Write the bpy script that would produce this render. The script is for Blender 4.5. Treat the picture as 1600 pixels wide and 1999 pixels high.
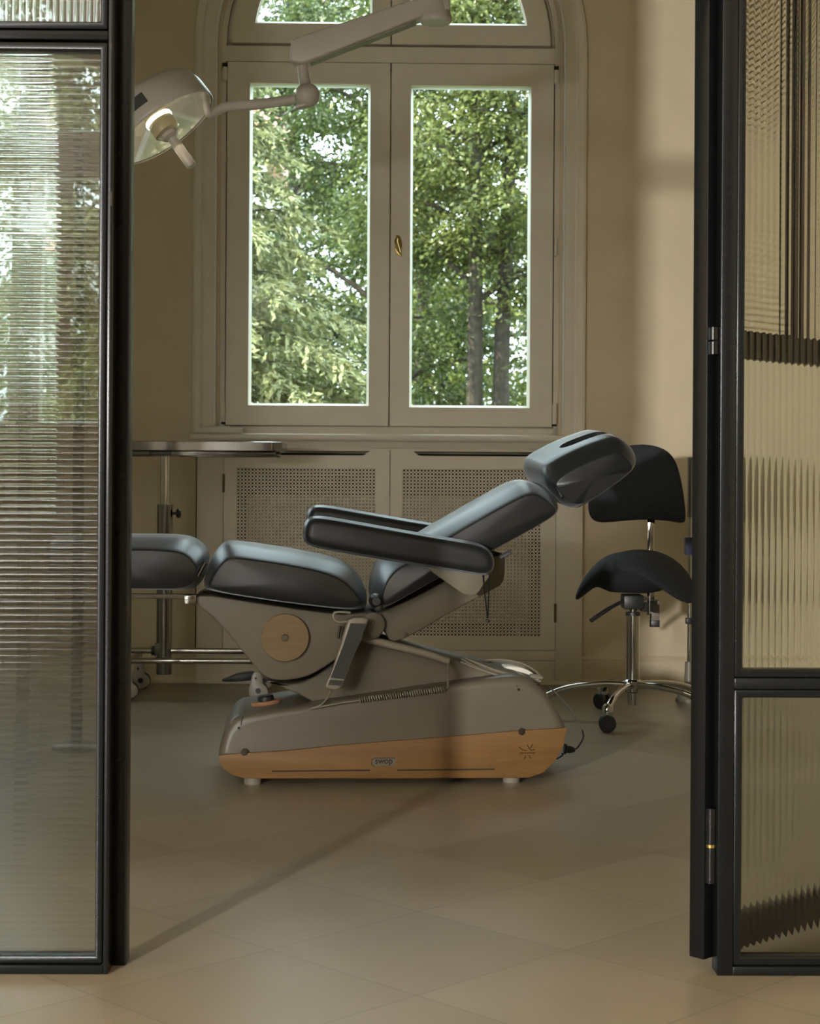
import bpy, bmesh, math, random
import numpy as np
from mathutils import Vector, Matrix
from mathutils.geometry import tessellate_polygon

random.seed(7)
rng = np.random.default_rng(11)
for o in list(bpy.data.objects):
    bpy.data.objects.remove(o)
scene = bpy.context.scene
col = scene.collection

# ------------------------------------------------------------------ camera
FPX, CX, HY, ROLL, EYE = 3220.0, 800.0, 950.0, 0.006, 0.9     # focal length and horizon in 1600x1999 pixels
cam_d = bpy.data.cameras.new('camera')
cam_d.sensor_fit = 'HORIZONTAL'; cam_d.sensor_width = 36.0
cam_d.lens = FPX / 1600.0 * 36.0
cam_d.shift_y = -(999.5 - HY) / 1600.0
cam_d.clip_end = 300
cam_d.dof.use_dof = True; cam_d.dof.focus_distance = 4.3; cam_d.dof.aperture_fstop = 11
cam = bpy.data.objects.new('camera', cam_d); col.objects.link(cam)
cam.matrix_world = Matrix.Translation((0, 0, EYE)) @ Matrix.Rotation(math.pi / 2, 4, 'X') @ Matrix.Rotation(ROLL, 4, 'Z')
scene.camera = cam

# ------------------------------------------------------------------ exposure, sky, lights
scene.view_settings.view_transform = 'Standard'
scene.view_settings.look = 'None'
scene.view_settings.exposure = 0.0
scene.view_settings.gamma = 1.0
scene.view_settings.use_curve_mapping = False

world = bpy.data.worlds.new('sky'); scene.world = world
world.use_nodes = True
wn = world.node_tree.nodes; wl = world.node_tree.links
bg = wn['Background']
bg.inputs['Color'].default_value = (0.74, 0.89, 1.0, 1); bg.inputs['Strength'].default_value = 9.0

def light(name, kind, loc, target, energy, color, **kw):
    d = bpy.data.lights.new(name, kind); d.energy = energy; d.color = color
    for k, v in kw.items():
        setattr(d, k, v)
    o = bpy.data.objects.new(name, d); col.objects.link(o); o.location = loc
    o.rotation_euler = (Vector(target) - Vector(loc)).to_track_quat('-Z', 'Y').to_euler()
    return o
light('sun', 'SUN', (-10, -6, 14), (-10 + 0.80, -6 + 0.22, 14 - 0.75), 13.0, (1.0, 0.93, 0.76), angle=0.01)
HALL_WIN = (-2.50, -2.40, 1.32)
light('hall_window_daylight', 'AREA', HALL_WIN, (0.1, 4.6, 1.25), 520, (1.0, 0.985, 0.96), shape='RECTANGLE', size=0.15, size_y=0.20)
light('hall_upper_window_daylight', 'AREA', (-2.05, -2.40, 3.15), (0.2, 5.0, 0.6), 90, (1.0, 0.985, 0.96), shape='RECTANGLE', size=1.5, size_y=0.9)
light('hall_ceiling_lamp_light', 'AREA', (-1.5, 0.6, 3.2), (-1.5, 0.6, 0), 4, (1.0, 0.92, 0.82), shape='DISK', size=0.9)

# ------------------------------------------------------------------ materials
def lin(c):
    return tuple(((v / 255.0) / 12.92 if v / 255.0 <= 0.04045 else ((v / 255.0 + 0.055) / 1.055) ** 2.4) for v in c)

def new_mat(name):
    m = bpy.data.materials.new(name); m.use_nodes = True
    return m, m.node_tree.nodes, m.node_tree.links, m.node_tree.nodes['Principled BSDF']

def mat(name, color, rough=0.5, metal=0.0, var=0.06, vscale=12.0, bump=0.0, bscale=200.0, spec=0.5, coat=0.0):
    m, n, l, p = new_mat(name)
    p.inputs['Roughness'].default_value = rough; p.inputs['Metallic'].default_value = metal
    p.inputs['Specular IOR Level'].default_value = spec
    p.inputs['Coat Weight'].default_value = coat
    tc = n.new('ShaderNodeTexCoord')
    nz = n.new('ShaderNodeTexNoise'); nz.inputs['Scale'].default_value = vscale; nz.inputs['Detail'].default_value = 4
    l.new(tc.outputs['Object'], nz.inputs['Vector'])
    r = n.new('ShaderNodeValToRGB')
    r.color_ramp.elements[0].position = 0.3; r.color_ramp.elements[1].position = 0.7
    r.color_ramp.elements[0].color = tuple(c * (1 - var) for c in color) + (1,)
    r.color_ramp.elements[1].color = tuple(min(1, c * (1 + var)) for c in color) + (1,)
    l.new(nz.outputs['Fac'], r.inputs['Fac']); l.new(r.outputs['Color'], p.inputs['Base Color'])
    if bump > 0:
        n2 = n.new('ShaderNodeTexNoise'); n2.inputs['Scale'].default_value = bscale; n2.inputs['Detail'].default_value = 3
        l.new(tc.outputs['Object'], n2.inputs['Vector'])
        b = n.new('ShaderNodeBump'); b.inputs['Strength'].default_value = bump; b.inputs['Distance'].default_value = 0.002
        l.new(n2.outputs['Fac'], b.inputs['Height']); l.new(b.outputs['Normal'], p.inputs['Normal'])
    return m

M = {}
M['wall'] = mat('ochre_plaster', (0.62, 0.52, 0.355), 0.85, var=0.04, vscale=6, bump=0.25, bscale=90)
M['hall_wall'] = mat('hall_plaster', (0.11, 0.095, 0.075), 0.9, var=0.03)
M['ceiling'] = mat('ceiling_paint', (0.62, 0.55, 0.43), 0.9, var=0.02)
M['paint'] = mat('cream_woodwork_paint', (0.70, 0.625, 0.50), 0.5, var=0.03, vscale=9, bump=0.06, bscale=60)
M['sill'] = mat('sill_paint', (0.70, 0.63, 0.52), 0.35, var=0.02)
M['white_cable'] = mat('white_cable', (0.80, 0.80, 0.76), 0.25, var=0.02)
M['white_paint'] = mat('white_enamel', (0.66, 0.62, 0.53), 0.35, var=0.02)
M['black_steel'] = mat('black_powder_coat', (0.006, 0.0066, 0.0064), 0.27, var=0.10, vscale=30, bump=0.06, bscale=160, spec=0.24)
M['leather'] = mat('charcoal_leather', (0.010, 0.0108, 0.012), 0.36, var=0.08, vscale=20, bump=0.08, bscale=420, spec=0.46)
lp_ = M['leather'].node_tree.nodes['Principled BSDF']
lp_.inputs['Sheen Weight'].default_value = 0.28; lp_.inputs['Sheen Roughness'].default_value = 0.3; lp_.inputs['Sheen Tint'].default_value = (0.85, 0.93, 1.0, 1)
M['stitch'] = mat('dark_thread', (0.07, 0.07, 0.065), 0.7)
M['fabric'] = mat('charcoal_fabric', (0.022, 0.024, 0.027), 0.85, var=0.15, vscale=60, bump=0.4, bscale=500, spec=0.25)
M['greige'] = mat('greige_lacquer', (0.094, 0.077, 0.054), 0.36, var=0.02, vscale=5, spec=0.45)
M['plate'] = mat('beige_metal_plate', (0.112, 0.095, 0.066), 0.5, var=0.03, spec=0.25)
M['chrome'] = mat('chrome', (0.56, 0.55, 0.53), 0.08, 1.0, var=0.02)
M['steel'] = mat('brushed_steel', (0.26, 0.25, 0.235), 0.16, 1.0, var=0.06, vscale=40)
M['brass'] = mat('brass', (0.55, 0.40, 0.14), 0.28, 1.0, var=0.12, vscale=60)
M['old_brass'] = mat('aged_brass', (0.16, 0.11, 0.05), 0.45, 0.8, var=0.2, vscale=60)
M['black_plastic'] = mat('black_plastic', (0.018, 0.018, 0.018), 0.40)
M['grey_plastic'] = mat('grey_plastic', (0.040, 0.040, 0.035), 0.6, spec=0.2)
M['lamp_white'] = mat('lamp_enamel', (0.44, 0.395, 0.345), 0.28, var=0.015)
M['pale_plastic'] = mat('pale_grey_plastic', (0.19, 0.163, 0.122), 0.4, var=0.02)
M['cable'] = mat('grey_cable', (0.16, 0.138, 0.10), 0.45)
M['clear_cable'] = mat('thin_grey_cable', (0.25, 0.24, 0.22), 0.3)
M['blue_plastic'] = mat('dark_blue_plastic', (0.02, 0.025, 0.07), 0.4)
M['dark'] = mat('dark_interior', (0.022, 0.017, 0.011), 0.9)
M['radiator'] = mat('radiator_enamel', (0.50, 0.43, 0.31), 0.45)
M['cream_hub'] = mat('cream_metal_hub', (0.72, 0.64, 0.44), 0.25, 0.6)
M['bark'] = mat('bark', (0.055, 0.043, 0.03), 0.95, var=0.4, vscale=18, bump=0.8, bscale=30)
M['lawn'] = mat('lawn', (0.07, 0.11, 0.03), 0.95, var=0.4, vscale=3)
M['house_wall'] = mat('pale_render', (0.80, 0.78, 0.74), 0.9)
M['roof_tile'] = mat('pink_roof_tile', (0.55, 0.27, 0.19), 0.8, var=0.2, vscale=6)
M['engraving'] = mat('engraved_wood', (0.05, 0.028, 0.012), 0.8, spec=0.1)
M['black_cord'] = mat('black_cord', (0.008, 0.008, 0.008), 0.9, spec=0.1)
M['rubber'] = mat('grey_rubber', (0.045, 0.044, 0.040), 0.6)

def wood_mat(name, c0, c1, scale, axis='X'):
    m, n, l, p = new_mat(name)
    p.inputs['Roughness'].default_value = 0.5; p.inputs['Specular IOR Level'].default_value = 0.22
    tc = n.new('ShaderNodeTexCoord'); mp = n.new('ShaderNodeMapping')
    mp.inputs['Scale'].default_value = (scale, scale * 8, scale * 8)
    l.new(tc.outputs['Object'], mp.inputs['Vector'])
    nz = n.new('ShaderNodeTexNoise'); nz.inputs['Scale'].default_value = 3.0; nz.inputs['Detail'].default_value = 6
    nz.inputs['Distortion'].default_value = 0.6
    l.new(mp.outputs['Vector'], nz.inputs['Vector'])
    mp2 = n.new('ShaderNodeMapping'); mp2.inputs['Scale'].default_value = (scale * 6, scale * 90, scale * 90)
    l.new(tc.outputs['Object'], mp2.inputs['Vector'])
    n2 = n.new('ShaderNodeTexNoise'); n2.inputs['Scale'].default_value = 3.0; n2.inputs['Detail'].default_value = 3
    l.new(mp2.outputs['Vector'], n2.inputs['Vector'])
    mx = n.new('ShaderNodeMath'); mx.operation = 'MULTIPLY_ADD'; mx.inputs[1].default_value = 0.4
    l.new(n2.outputs['Fac'], mx.inputs[0]); 
    mul = n.new('ShaderNodeMath'); mul.operation = 'MULTIPLY'; mul.inputs[1].default_value = 0.6
    l.new(nz.outputs['Fac'], mul.inputs[0]); l.new(mul.outputs[0], mx.inputs[2])
    r = n.new('ShaderNodeValToRGB')
    r.color_ramp.elements[0].position = 0.33; r.color_ramp.elements[1].position = 0.66
    r.color_ramp.elements[0].color = c0 + (1,); r.color_ramp.elements[1].color = c1 + (1,)
    l.new(mx.outputs[0], r.inputs['Fac']); l.new(r.outputs['Color'], p.inputs['Base Color'])
    return m
M['oak'] = wood_mat('oiled_oak', (0.122, 0.061, 0.019), (0.165, 0.088, 0.030), 1.6)
M['oak_disc'] = wood_mat('pale_oak', (0.135, 0.088, 0.040), (0.17, 0.115, 0.055), 3.0)
M['walnut'] = wood_mat('brown_wood', (0.25, 0.12, 0.06), (0.36, 0.19, 0.10), 4.0)

def floor_mat():
    m, n, l, p = new_mat('beige_stone_tile')
    tc = n.new('ShaderNodeTexCoord'); sep = n.new('ShaderNodeSeparateXYZ')
    l.new(tc.outputs['Object'], sep.inputs[0])
    def math_(op, a, b=None):
        k = n.new('ShaderNodeMath'); k.operation = op
        for i, v in enumerate((a, b)):
            if v is None: continue
            if isinstance(v, (int, float)): k.inputs[i].default_value = v
            else: l.new(v, k.inputs[i])
        return k.outputs[0]
    def line(v, off, pitch):
        f = math_('FRACT', math_('DIVIDE', math_('SUBTRACT', v, off - pitch / 2), pitch))
        d = math_('MULTIPLY', math_('ABSOLUTE', math_('SUBTRACT', f, 0.5)), pitch)
        return math_('LESS_THAN', d, 0.0011)
    s = 1 / math.sqrt(2)
    u = math_('MULTIPLY', math_('SUBTRACT', sep.outputs['X'], sep.outputs['Y']), s)
    v = math_('MULTIPLY', math_('ADD', sep.outputs['X'], sep.outputs['Y']), s)
    ln = math_('MAXIMUM', line(u, -2.051, 0.402), line(v, 2.075, 0.411))
    cells = n.new('ShaderNodeCombineXYZ')
    l.new(math_('FLOOR', math_('DIVIDE', math_('SUBTRACT', u, -2.051), 0.402)), cells.inputs[0])
    l.new(math_('FLOOR', math_('DIVIDE', math_('SUBTRACT', v, 2.075), 0.411)), cells.inputs[1])
    wnz = n.new('ShaderNodeTexWhiteNoise'); l.new(cells.outputs[0], wnz.inputs['Vector'])
    nz = n.new('ShaderNodeTexNoise'); nz.inputs['Scale'].default_value = 2.2; nz.inputs['Detail'].default_value = 3; nz.inputs['Roughness'].default_value = 0.5
    l.new(tc.outputs['Object'], nz.inputs['Vector'])
    n2 = n.new('ShaderNodeTexNoise'); n2.inputs['Scale'].default_value = 45; n2.inputs['Detail'].default_value = 2
    l.new(tc.outputs['Object'], n2.inputs['Vector'])
    fac = math_('ADD', math_('ADD', math_('MULTIPLY', nz.outputs['Fac'], 0.5), math_('MULTIPLY', n2.outputs['Fac'], 0.12)), math_('MULTIPLY', wnz.outputs['Value'], 0.30))
    r = n.new('ShaderNodeValToRGB')
    r.color_ramp.elements[0].position = 0.36; r.color_ramp.elements[1].position = 0.64
    r.color_ramp.elements[0].color = (0.212, 0.174, 0.117, 1); r.color_ramp.elements[1].color = (0.262, 0.219, 0.152, 1)
    l.new(fac, r.inputs['Fac'])
    mx = n.new('ShaderNodeMix'); mx.data_type = 'RGBA'
    l.new(ln, mx.inputs['Factor']); l.new(r.outputs['Color'], mx.inputs[6]); mx.inputs[7].default_value = (0.12, 0.092, 0.06, 1)
    l.new(mx.outputs[2], p.inputs['Base Color'])
    p.inputs['Roughness'].default_value = 0.31
    p.inputs['Specular IOR Level'].default_value = 0.38
    return m
M['floor'] = floor_mat()

def clear_glass():
    m, n, l, p = new_mat('clear_pane_glass'); n.remove(p)
    tr = n.new('ShaderNodeBsdfTransparent'); tr.inputs[0].default_value = (0.93, 0.95, 0.93, 1)
    gl = n.new('ShaderNodeBsdfGlossy'); gl.inputs['Roughness'].default_value = 0.02
    lw = n.new('ShaderNodeLayerWeight'); lw.inputs['Blend'].default_value = 0.5
    pw = n.new('ShaderNodeMath'); pw.operation = 'POWER'; pw.inputs[1].default_value = 5; l.new(lw.outputs['Facing'], pw.inputs[0])
    ma = n.new('ShaderNodeMath'); ma.operation = 'MULTIPLY_ADD'; ma.inputs[1].default_value = 0.9; ma.inputs[2].default_value = 0.035; l.new(pw.outputs[0], ma.inputs[0])
    mx = n.new('ShaderNodeMixShader'); l.new(ma.outputs[0], mx.inputs[0]); l.new(tr.outputs[0], mx.inputs[1]); l.new(gl.outputs[0], mx.inputs[2])
    l.new(mx.outputs[0], n['Material Output'].inputs[0]); return m
M['glass'] = clear_glass()
def reeded_glass():
    m, n, l, p = new_mat('reeded_glass'); n.remove(p)
    g = n.new('ShaderNodeBsdfGlass'); g.inputs['IOR'].default_value = 1.46; g.inputs['Roughness'].default_value = 0.015
    g.inputs['Color'].default_value = (0.95, 0.95, 0.92, 1)
    l.new(g.outputs[0], n['Material Output'].inputs[0]); return m
M['reeded'] = reeded_glass()
def part_clear_reeded_glass():
    m, n, l, p = new_mat('part_clear_reeded_glass'); n.remove(p)
    g = n.new('ShaderNodeBsdfGlass'); g.inputs['IOR'].default_value = 1.46; g.inputs['Roughness'].default_value = 0.015
    g.inputs['Color'].default_value = (0.95, 0.95, 0.92, 1)
    t = n.new('ShaderNodeBsdfTransparent'); t.inputs[0].default_value = (0.96, 0.96, 0.94, 1)
    mx = n.new('ShaderNodeMixShader')                       # clear share, added so hall light reaches the floor; larger towards the bottom
    tc = n.new('ShaderNodeTexCoord'); sp = n.new('ShaderNodeSeparateXYZ'); l.new(tc.outputs['Object'], sp.inputs[0])
    mr = n.new('ShaderNodeMapRange'); mr.inputs['From Min'].default_value = 0.32; mr.inputs['From Max'].default_value = 0.60
    mr.inputs['To Min'].default_value = 0.80; mr.inputs['To Max'].default_value = 0.34
    l.new(sp.outputs['Z'], mr.inputs['Value']); l.new(mr.outputs[0], mx.inputs[0])
    l.new(g.outputs[0], mx.inputs[1]); l.new(t.outputs[0], mx.inputs[2])
    l.new(mx.outputs[0], n['Material Output'].inputs[0]); return m
M['reeded_left'] = part_clear_reeded_glass()
def translucent_bead():
    m, n, l, p = new_mat('white_glazing_seal'); n.remove(p)
    t = n.new('ShaderNodeBsdfTranslucent'); t.inputs[0].default_value = (0.85, 0.86, 0.83, 1)
    d = n.new('ShaderNodeBsdfDiffuse'); d.inputs[0].default_value = (0.75, 0.73, 0.66, 1)
    mx = n.new('ShaderNodeMixShader'); mx.inputs[0].default_value = 0.88
    l.new(t.outputs[0], mx.inputs[2]); l.new(d.outputs[0], mx.inputs[1]); l.new(mx.outputs[0], n['Material Output'].inputs[0]); return m
M['bead'] = translucent_bead()
def emit(name, c, s):
    m, n, l, p = new_mat(name)
    p.inputs['Base Color'].default_value = c + (1,)
    p.inputs['Emission Color'].default_value = c + (1,); p.inputs['Emission Strength'].default_value = s
    return m
M['bulb'] = emit('lamp_bulb', (1.0, 0.92, 0.74), 13.0)
M['lamp_disc'] = emit('ceiling_lamp_diffuser', (1.0, 0.93, 0.82), 1.0)
def reflector():
    m, n, l, p = new_mat('faceted_reflector')
    p.inputs['Metallic'].default_value = 0.55; p.inputs['Base Color'].default_value = (0.86, 0.84, 0.76, 1); p.inputs['Roughness'].default_value = 0.2
    tc = n.new('ShaderNodeTexCoord'); v = n.new('ShaderNodeTexVoronoi'); v.inputs['Scale'].default_value = 26
    l.new(tc.outputs['Object'], v.inputs['Vector'])
    b = n.new('ShaderNodeBump'); b.inputs['Strength'].default_value = 0.5; b.inputs['Distance'].default_value = 0.01
    l.new(v.outputs['Distance'], b.inputs['Height']); l.new(b.outputs['Normal'], p.inputs['Normal']); return m
M['reflector'] = reflector()
def leaf_mat(name, dark, light_, transl=0.35, rough=0.30):
    m, n, l, p = new_mat(name)
    g = n.new('ShaderNodeNewGeometry'); r = n.new('ShaderNodeValToRGB')
    r.color_ramp.elements[0].color = dark + (1,); r.color_ramp.elements[1].color = light_ + (1,)
    l.new(g.outputs['Random Per Island'], r.inputs['Fac']); l.new(r.outputs['Color'], p.inputs['Base Color'])
    p.inputs['Roughness'].default_value = rough
    t = n.new('ShaderNodeBsdfTranslucent'); l.new(r.outputs['Color'], t.inputs['Color'])
    mx = n.new('ShaderNodeMixShader'); mx.inputs[0].default_value = transl
    l.new(p.outputs[0], mx.inputs[1]); l.new(t.outputs[0], mx.inputs[2]); l.new(mx.outputs[0], n['Material Output'].inputs[0])
    return m
M['leaf_green'] = leaf_mat('green_leaves', (0.055, 0.075, 0.018), (0.25, 0.27, 0.085))
M['leaf_dark'] = leaf_mat('dark_green_leaves', (0.038, 0.060, 0.018), (0.14, 0.175, 0.055))
M['leaf_yellow'] = leaf_mat('yellow_green_leaves', (0.10, 0.14, 0.025), (0.30, 0.33, 0.09))
M['needles'] = leaf_mat('pale_spruce_needles', (0.10, 0.115, 0.045), (0.36, 0.36, 0.16), 0.2, 0.5)
M['needles_dark'] = leaf_mat('blue_green_needles', (0.05, 0.07, 0.035), (0.17, 0.20, 0.09), 0.2, 0.5)

# ------------------------------------------------------------------ geometry helpers
class Frame:
    """a place in the room: origin on the floor and a turn about the vertical; pt() gives the local x and z of a
    photographed point on the plane y = c of this frame"""
    def __init__(s, ox, oy, yaw=0.0):
        s.o = Vector((ox, oy, 0)); s.yaw = yaw
        s.e1 = Vector((math.cos(yaw), math.sin(yaw), 0)); s.e2 = Vector((-math.sin(yaw), math.cos(yaw), 0))
        k = Vector((0, 0, EYE)) - s.o
        s.cam = Vector((k.dot(s.e1), k.dot(s.e2), EYE))
    def pt(s, px, py, c=0.0):
        dx, dy = px - CX, py - HY
        d = Vector(((dx + ROLL * dy) / FPX, 1.0, -(dy - ROLL * dx) / FPX))
        dl = Vector((d.dot(s.e1), d.dot(s.e2), d.z))
        t = (c - s.cam.y) / dl.y
        return (s.cam.x + t * dl.x, EYE + t * dl.z)
    def x(s, px, py, c=0.0): return s.pt(px, py, c)[0]
    def z(s, px, py, c=0.0): return s.pt(px, py, c)[1]
    def v(s, px, py, c=0.0):
        a = s.pt(px, py, c); return Vector((a[0], c, a[1]))
    def poly(s, pts, c=0.0): return [s.pt(a, b, c) for a, b in pts]

class MB:
    def __init__(s): s.bm = bmesh.new()
    def add(s, t):
        me = bpy.data.meshes.new('t'); t.to_mesh(me); t.free(); s.bm.from_mesh(me); bpy.data.meshes.remove(me)
    def box(s, x0, x1, y0, y1, z0, z1, bev=0.0, seg=2):
        t = bmesh.new()
        vs = [t.verts.new((x, y, z)) for x in (x0, x1) for y in (y0, y1) for z in (z0, z1)]
        for f in ((0, 1, 3, 2), (4, 6, 7, 5), (0, 4, 5, 1), (2, 3, 7, 6), (0, 2, 6, 4), (1, 5, 7, 3)):
            t.faces.new([vs[i] for i in f])
        bmesh.ops.recalc_face_normals(t, faces=t.faces)
        if bev: bmesh.ops.bevel(t, geom=t.edges[:], offset=bev, segments=seg, affect='EDGES', profile=0.5)
        s.add(t); return s
    def prism(s, poly, y0, y1, bev=0.0, seg=3, holes=()):
        t = bmesh.new()
        loops = [list(poly)] + [list(h) for h in holes]
        tris = tessellate_polygon([[Vector((a, b, 0)) for a, b in lp] for lp in loops]) if holes else None
        flat = [p for lp in loops for p in lp]
        A = [t.verts.new((a, y0, b)) for a, b in flat]; B = [t.verts.new((a, y1, b)) for a, b in flat]
        if holes:
            for tri in tris:
                t.faces.new([A[i] for i in tri]); t.faces.new([B[i] for i in reversed(tri)])
        else:
            t.faces.new(A); t.faces.new(B[::-1])
        k = 0
        for lp in loops:
            n = len(lp)
            for i in range(n):
                a, b = k + i, k + (i + 1) % n
                t.faces.new((A[a], B[a], B[b], A[b]))
            k += n
        bmesh.ops.recalc_face_normals(t, faces=t.faces)
        if bev:
            rim = [e for e in t.edges if (abs(e.verts[0].co.y - e.verts[1].co.y) < 1e-7) and len(e.link_faces) == 2 and e.calc_face_angle(0) > 0.7]
            bmesh.ops.bevel(t, geom=rim, offset=bev, segments=seg, affect='EDGES', profile=0.5)
        s.add(t); return s
    def ring(s, outer, inner, y0, y1, yi0=None, yi1=None):
        """frame between two outlines with the same number of points; yi0, yi1 = depth of the inner outline"""
        t = bmesh.new(); n = len(outer)
        yi0 = y0 if yi0 is None else yi0; yi1 = y1 if yi1 is None else yi1
        oA = [t.verts.new((a, y0, b)) for a, b in outer]; iA = [t.verts.new((a, yi0, b)) for a, b in inner]
        oB = [t.verts.new((a, y1, b)) for a, b in outer]; iB = [t.verts.new((a, yi1, b)) for a, b in inner]
        for i in range(n):
            j = (i + 1) % n
            t.faces.new((oA[i], oA[j], iA[j], iA[i])); t.faces.new((oB[j], oB[i], iB[i], iB[j]))
            t.faces.new((oA[j], oA[i], oB[i], oB[j])); t.faces.new((iA[i], iA[j], iB[j], iB[i]))
        bmesh.ops.recalc_face_normals(t, faces=t.faces)
        s.add(t); return s
    def sheet(s, outer, inner, yo, yi):
        """a single thin sloping strip between two outlines"""
        n = len(outer); bm = s.bm
        A = [bm.verts.new((a, yo, b)) for a, b in outer]; B = [bm.verts.new((a, yi, b)) for a, b in inner]
        for i in range(n): bm.faces.new((A[i], A[(i + 1) % n], B[(i + 1) % n], B[i]))
        return s
    def tube(s, pts, r, n=12, cap=True):
        pts = [Vector(p) for p in pts]; m = len(pts)
        rs = r if isinstance(r, (list, tuple)) else [r] * m
        t = bmesh.new(); rings = []; nrm = None
        for i, p in enumerate(pts):
            d = (pts[min(i + 1, m - 1)] - pts[max(i - 1, 0)]).normalized()
            if nrm is None:
                nrm = d.orthogonal().normalized()
            else:
                nrm = (nrm - d * nrm.dot(d)).normalized()
            b = d.cross(nrm)
            rings.append([t.verts.new(p + (nrm * math.cos(2 * math.pi * k / n) + b * math.sin(2 * math.pi * k / n)) * rs[i]) for k in range(n)])
        for a, b in zip(rings, rings[1:]):
            for k in range(n):
                t.faces.new((a[k], a[(k + 1) % n], b[(k + 1) % n], b[k]))
        if cap:
            t.faces.new(rings[0][::-1]); t.faces.new(rings[-1])
        bmesh.ops.recalc_face_normals(t, faces=t.faces)
        s.add(t); return s
    def lathe(s, prof, mtx=None, n=32, cap=True):
        mtx = mtx or Matrix.Identity(4)
        t = bmesh.new(); rings = []
        for r, h in prof:
            if r < 1e-6: rings.append([t.verts.new(mtx @ Vector((0, 0, h)))])
            else: rings.append([t.verts.new(mtx @ Vector((r * math.cos(2 * math.pi * k / n), r * math.sin(2 * math.pi * k / n), h))) for k in range(n)])
        for a, b in zip(rings, rings[1:]):
            for k in range(n):
                k2 = (k + 1) % n
                if len(a) == 1 and len(b) == 1: continue
                if len(a) == 1: t.faces.new((a[0], b[k], b[k2]))
                elif len(b) == 1: t.faces.new((a[k], a[k2], b[0]))
                else: t.faces.new((a[k], a[k2], b[k2], b[k]))
        if cap:
            if len(rings[0]) > 1: t.faces.new(rings[0][::-1])
            if len(rings[-1]) > 1: t.faces.new(rings[-1])
        bmesh.ops.recalc_face_normals(t, faces=t.faces)
        s.add(t); return s
    def cushion(s, poly, y0, y1, r=0.035, seg=7, bulge=0.0, ry=None):
        """an upholstered block: a smooth side outline carried across the width with rounded edges"""
        P = [Vector((a, b)) for a, b in poly]; n = len(P)
        area = sum(P[i].x * P[(i + 1) % n].y - P[(i + 1) % n].x * P[i].y for i in range(n))
        if area < 0: P.reverse()
        if area < 0: pass
        def shrink(Q, d):
            k = max(1, int(abs(d) / .0015) + 1)
            for _ in range(k):
                nn = []
                for i in range(n):
                    e = Q[(i + 1) % n] - Q[i - 1]
                    e = e.normalized() if e.length > 1e-9 else Vector((1, 0))
                    nn.append(Vector((e.y, -e.x)))
                Q = [Q[i] - nn[i] * (d / k) * ((.35 + .65 * min(1, max(0, nn[i].y * 1.2 + .2))) if ry > r * 1.5 else 1) for i in range(n)]
                for _ in range(2):
                    R_ = []
                    for i in range(n):
                        lap = (Q[i - 1] + Q[(i + 1) % n]) * .5 - Q[i]
                        tg = Vector((-nn[i].y, nn[i].x))
                        R_.append(Q[i] + tg * lap.dot(tg) * .5 + nn[i] * lap.dot(nn[i]) * .12)
                    Q = R_
            return Q
        t = bmesh.new(); rings = []
        ry = ry or r
        st = [(r * (1 - math.sin(a)), ry * (1 - math.cos(a))) for a in [math.pi / 2 * k / seg for k in range(seg + 1)]]
        if ry > r * 1.5:                                  # crisp side crease, then a shallow crown
            st = [(r + .006, 0.0), (r + .0015, .0025)] + [(r * (1 - k / (seg - 2)) ** 1.35, .005 + (ry - .005) * k / (seg - 2)) for k in range(seg - 1)]
        out_ = {seg: P}; Q = P; prev = 0.0
        for k in range(seg - 1, -1, -1):
            Q = shrink(Q, st[k][0] - prev); prev = st[k][0]; out_[k] = Q
        seq = [(out_[k], y0 + st[k][1]) for k in range(seg + 1)]
        for k in range(1, 5):
            f = k / 5; q_ = shrink(P, -bulge * math.sin(math.pi * f)) if bulge else P
            seq.append((q_, y0 + ry + (y1 - y0 - 2 * ry) * f))
        seq += [(out_[k], y1 - st[k][1]) for k in range(seg, -1, -1)]
        for q_, y in seq: rings.append([t.verts.new((v.x, y, v.y)) for v in q_])
        s.rim = out_
        for a, b in zip(rings, rings[1:]):
            for k in range(n):
                t.faces.new((a[k], a[(k + 1) % n], b[(k + 1) % n], b[k]))
        for rg, y in ((rings[0], y0), (rings[-1], y1)):
            c_ = sum((v.co for v in rg), Vector()) / n; c_.y = y; cv = t.verts.new(c_)
            for k in range(n): t.faces.new((rg[k], rg[(k + 1) % n], cv))
        bmesh.ops.recalc_face_normals(t, faces=t.faces)
        s.add(t); return s
    def sphere(s, c, r, n=16, sc=(1, 1, 1)):
        t = bmesh.new(); bmesh.ops.create_uvsphere(t, u_segments=n, v_segments=n // 2, radius=r)
        for v in t.verts: v.co = Vector(c) + Vector((v.co.x * sc[0], v.co.y * sc[1], v.co.z * sc[2]))
        s.add(t); return s
    def build(s, name, m, parent=None, ang=35, loc=None, rot=None):
        for f in s.bm.faces: f.smooth = True
        lim = math.radians(ang)
        for e in s.bm.edges:
            if len(e.link_faces) == 2: e.smooth = e.calc_face_angle(0) < lim
        me = bpy.data.meshes.new(name); s.bm.to_mesh(me); s.bm.free()
        if m is not None: me.materials.append(M[m])
        o = bpy.data.objects.new(name, me); col.objects.link(o)
        if parent is not None: o.parent = parent
        if loc is not None: o.location = loc
        if rot is not None: o.rotation_euler = rot
        return o

def smooth_poly(pts, k=3, cut=0.25):
    for _ in range(k):
        q = []
        n = len(pts)
        for i in range(n):
            a, b = pts[i], pts[(i + 1) % n]
            q.append((a[0] * (1 - cut) + b[0] * cut, a[1] * (1 - cut) + b[1] * cut))
            q.append((a[0] * cut + b[0] * (1 - cut), a[1] * cut + b[1] * (1 - cut)))
        pts = q
    return pts

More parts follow.
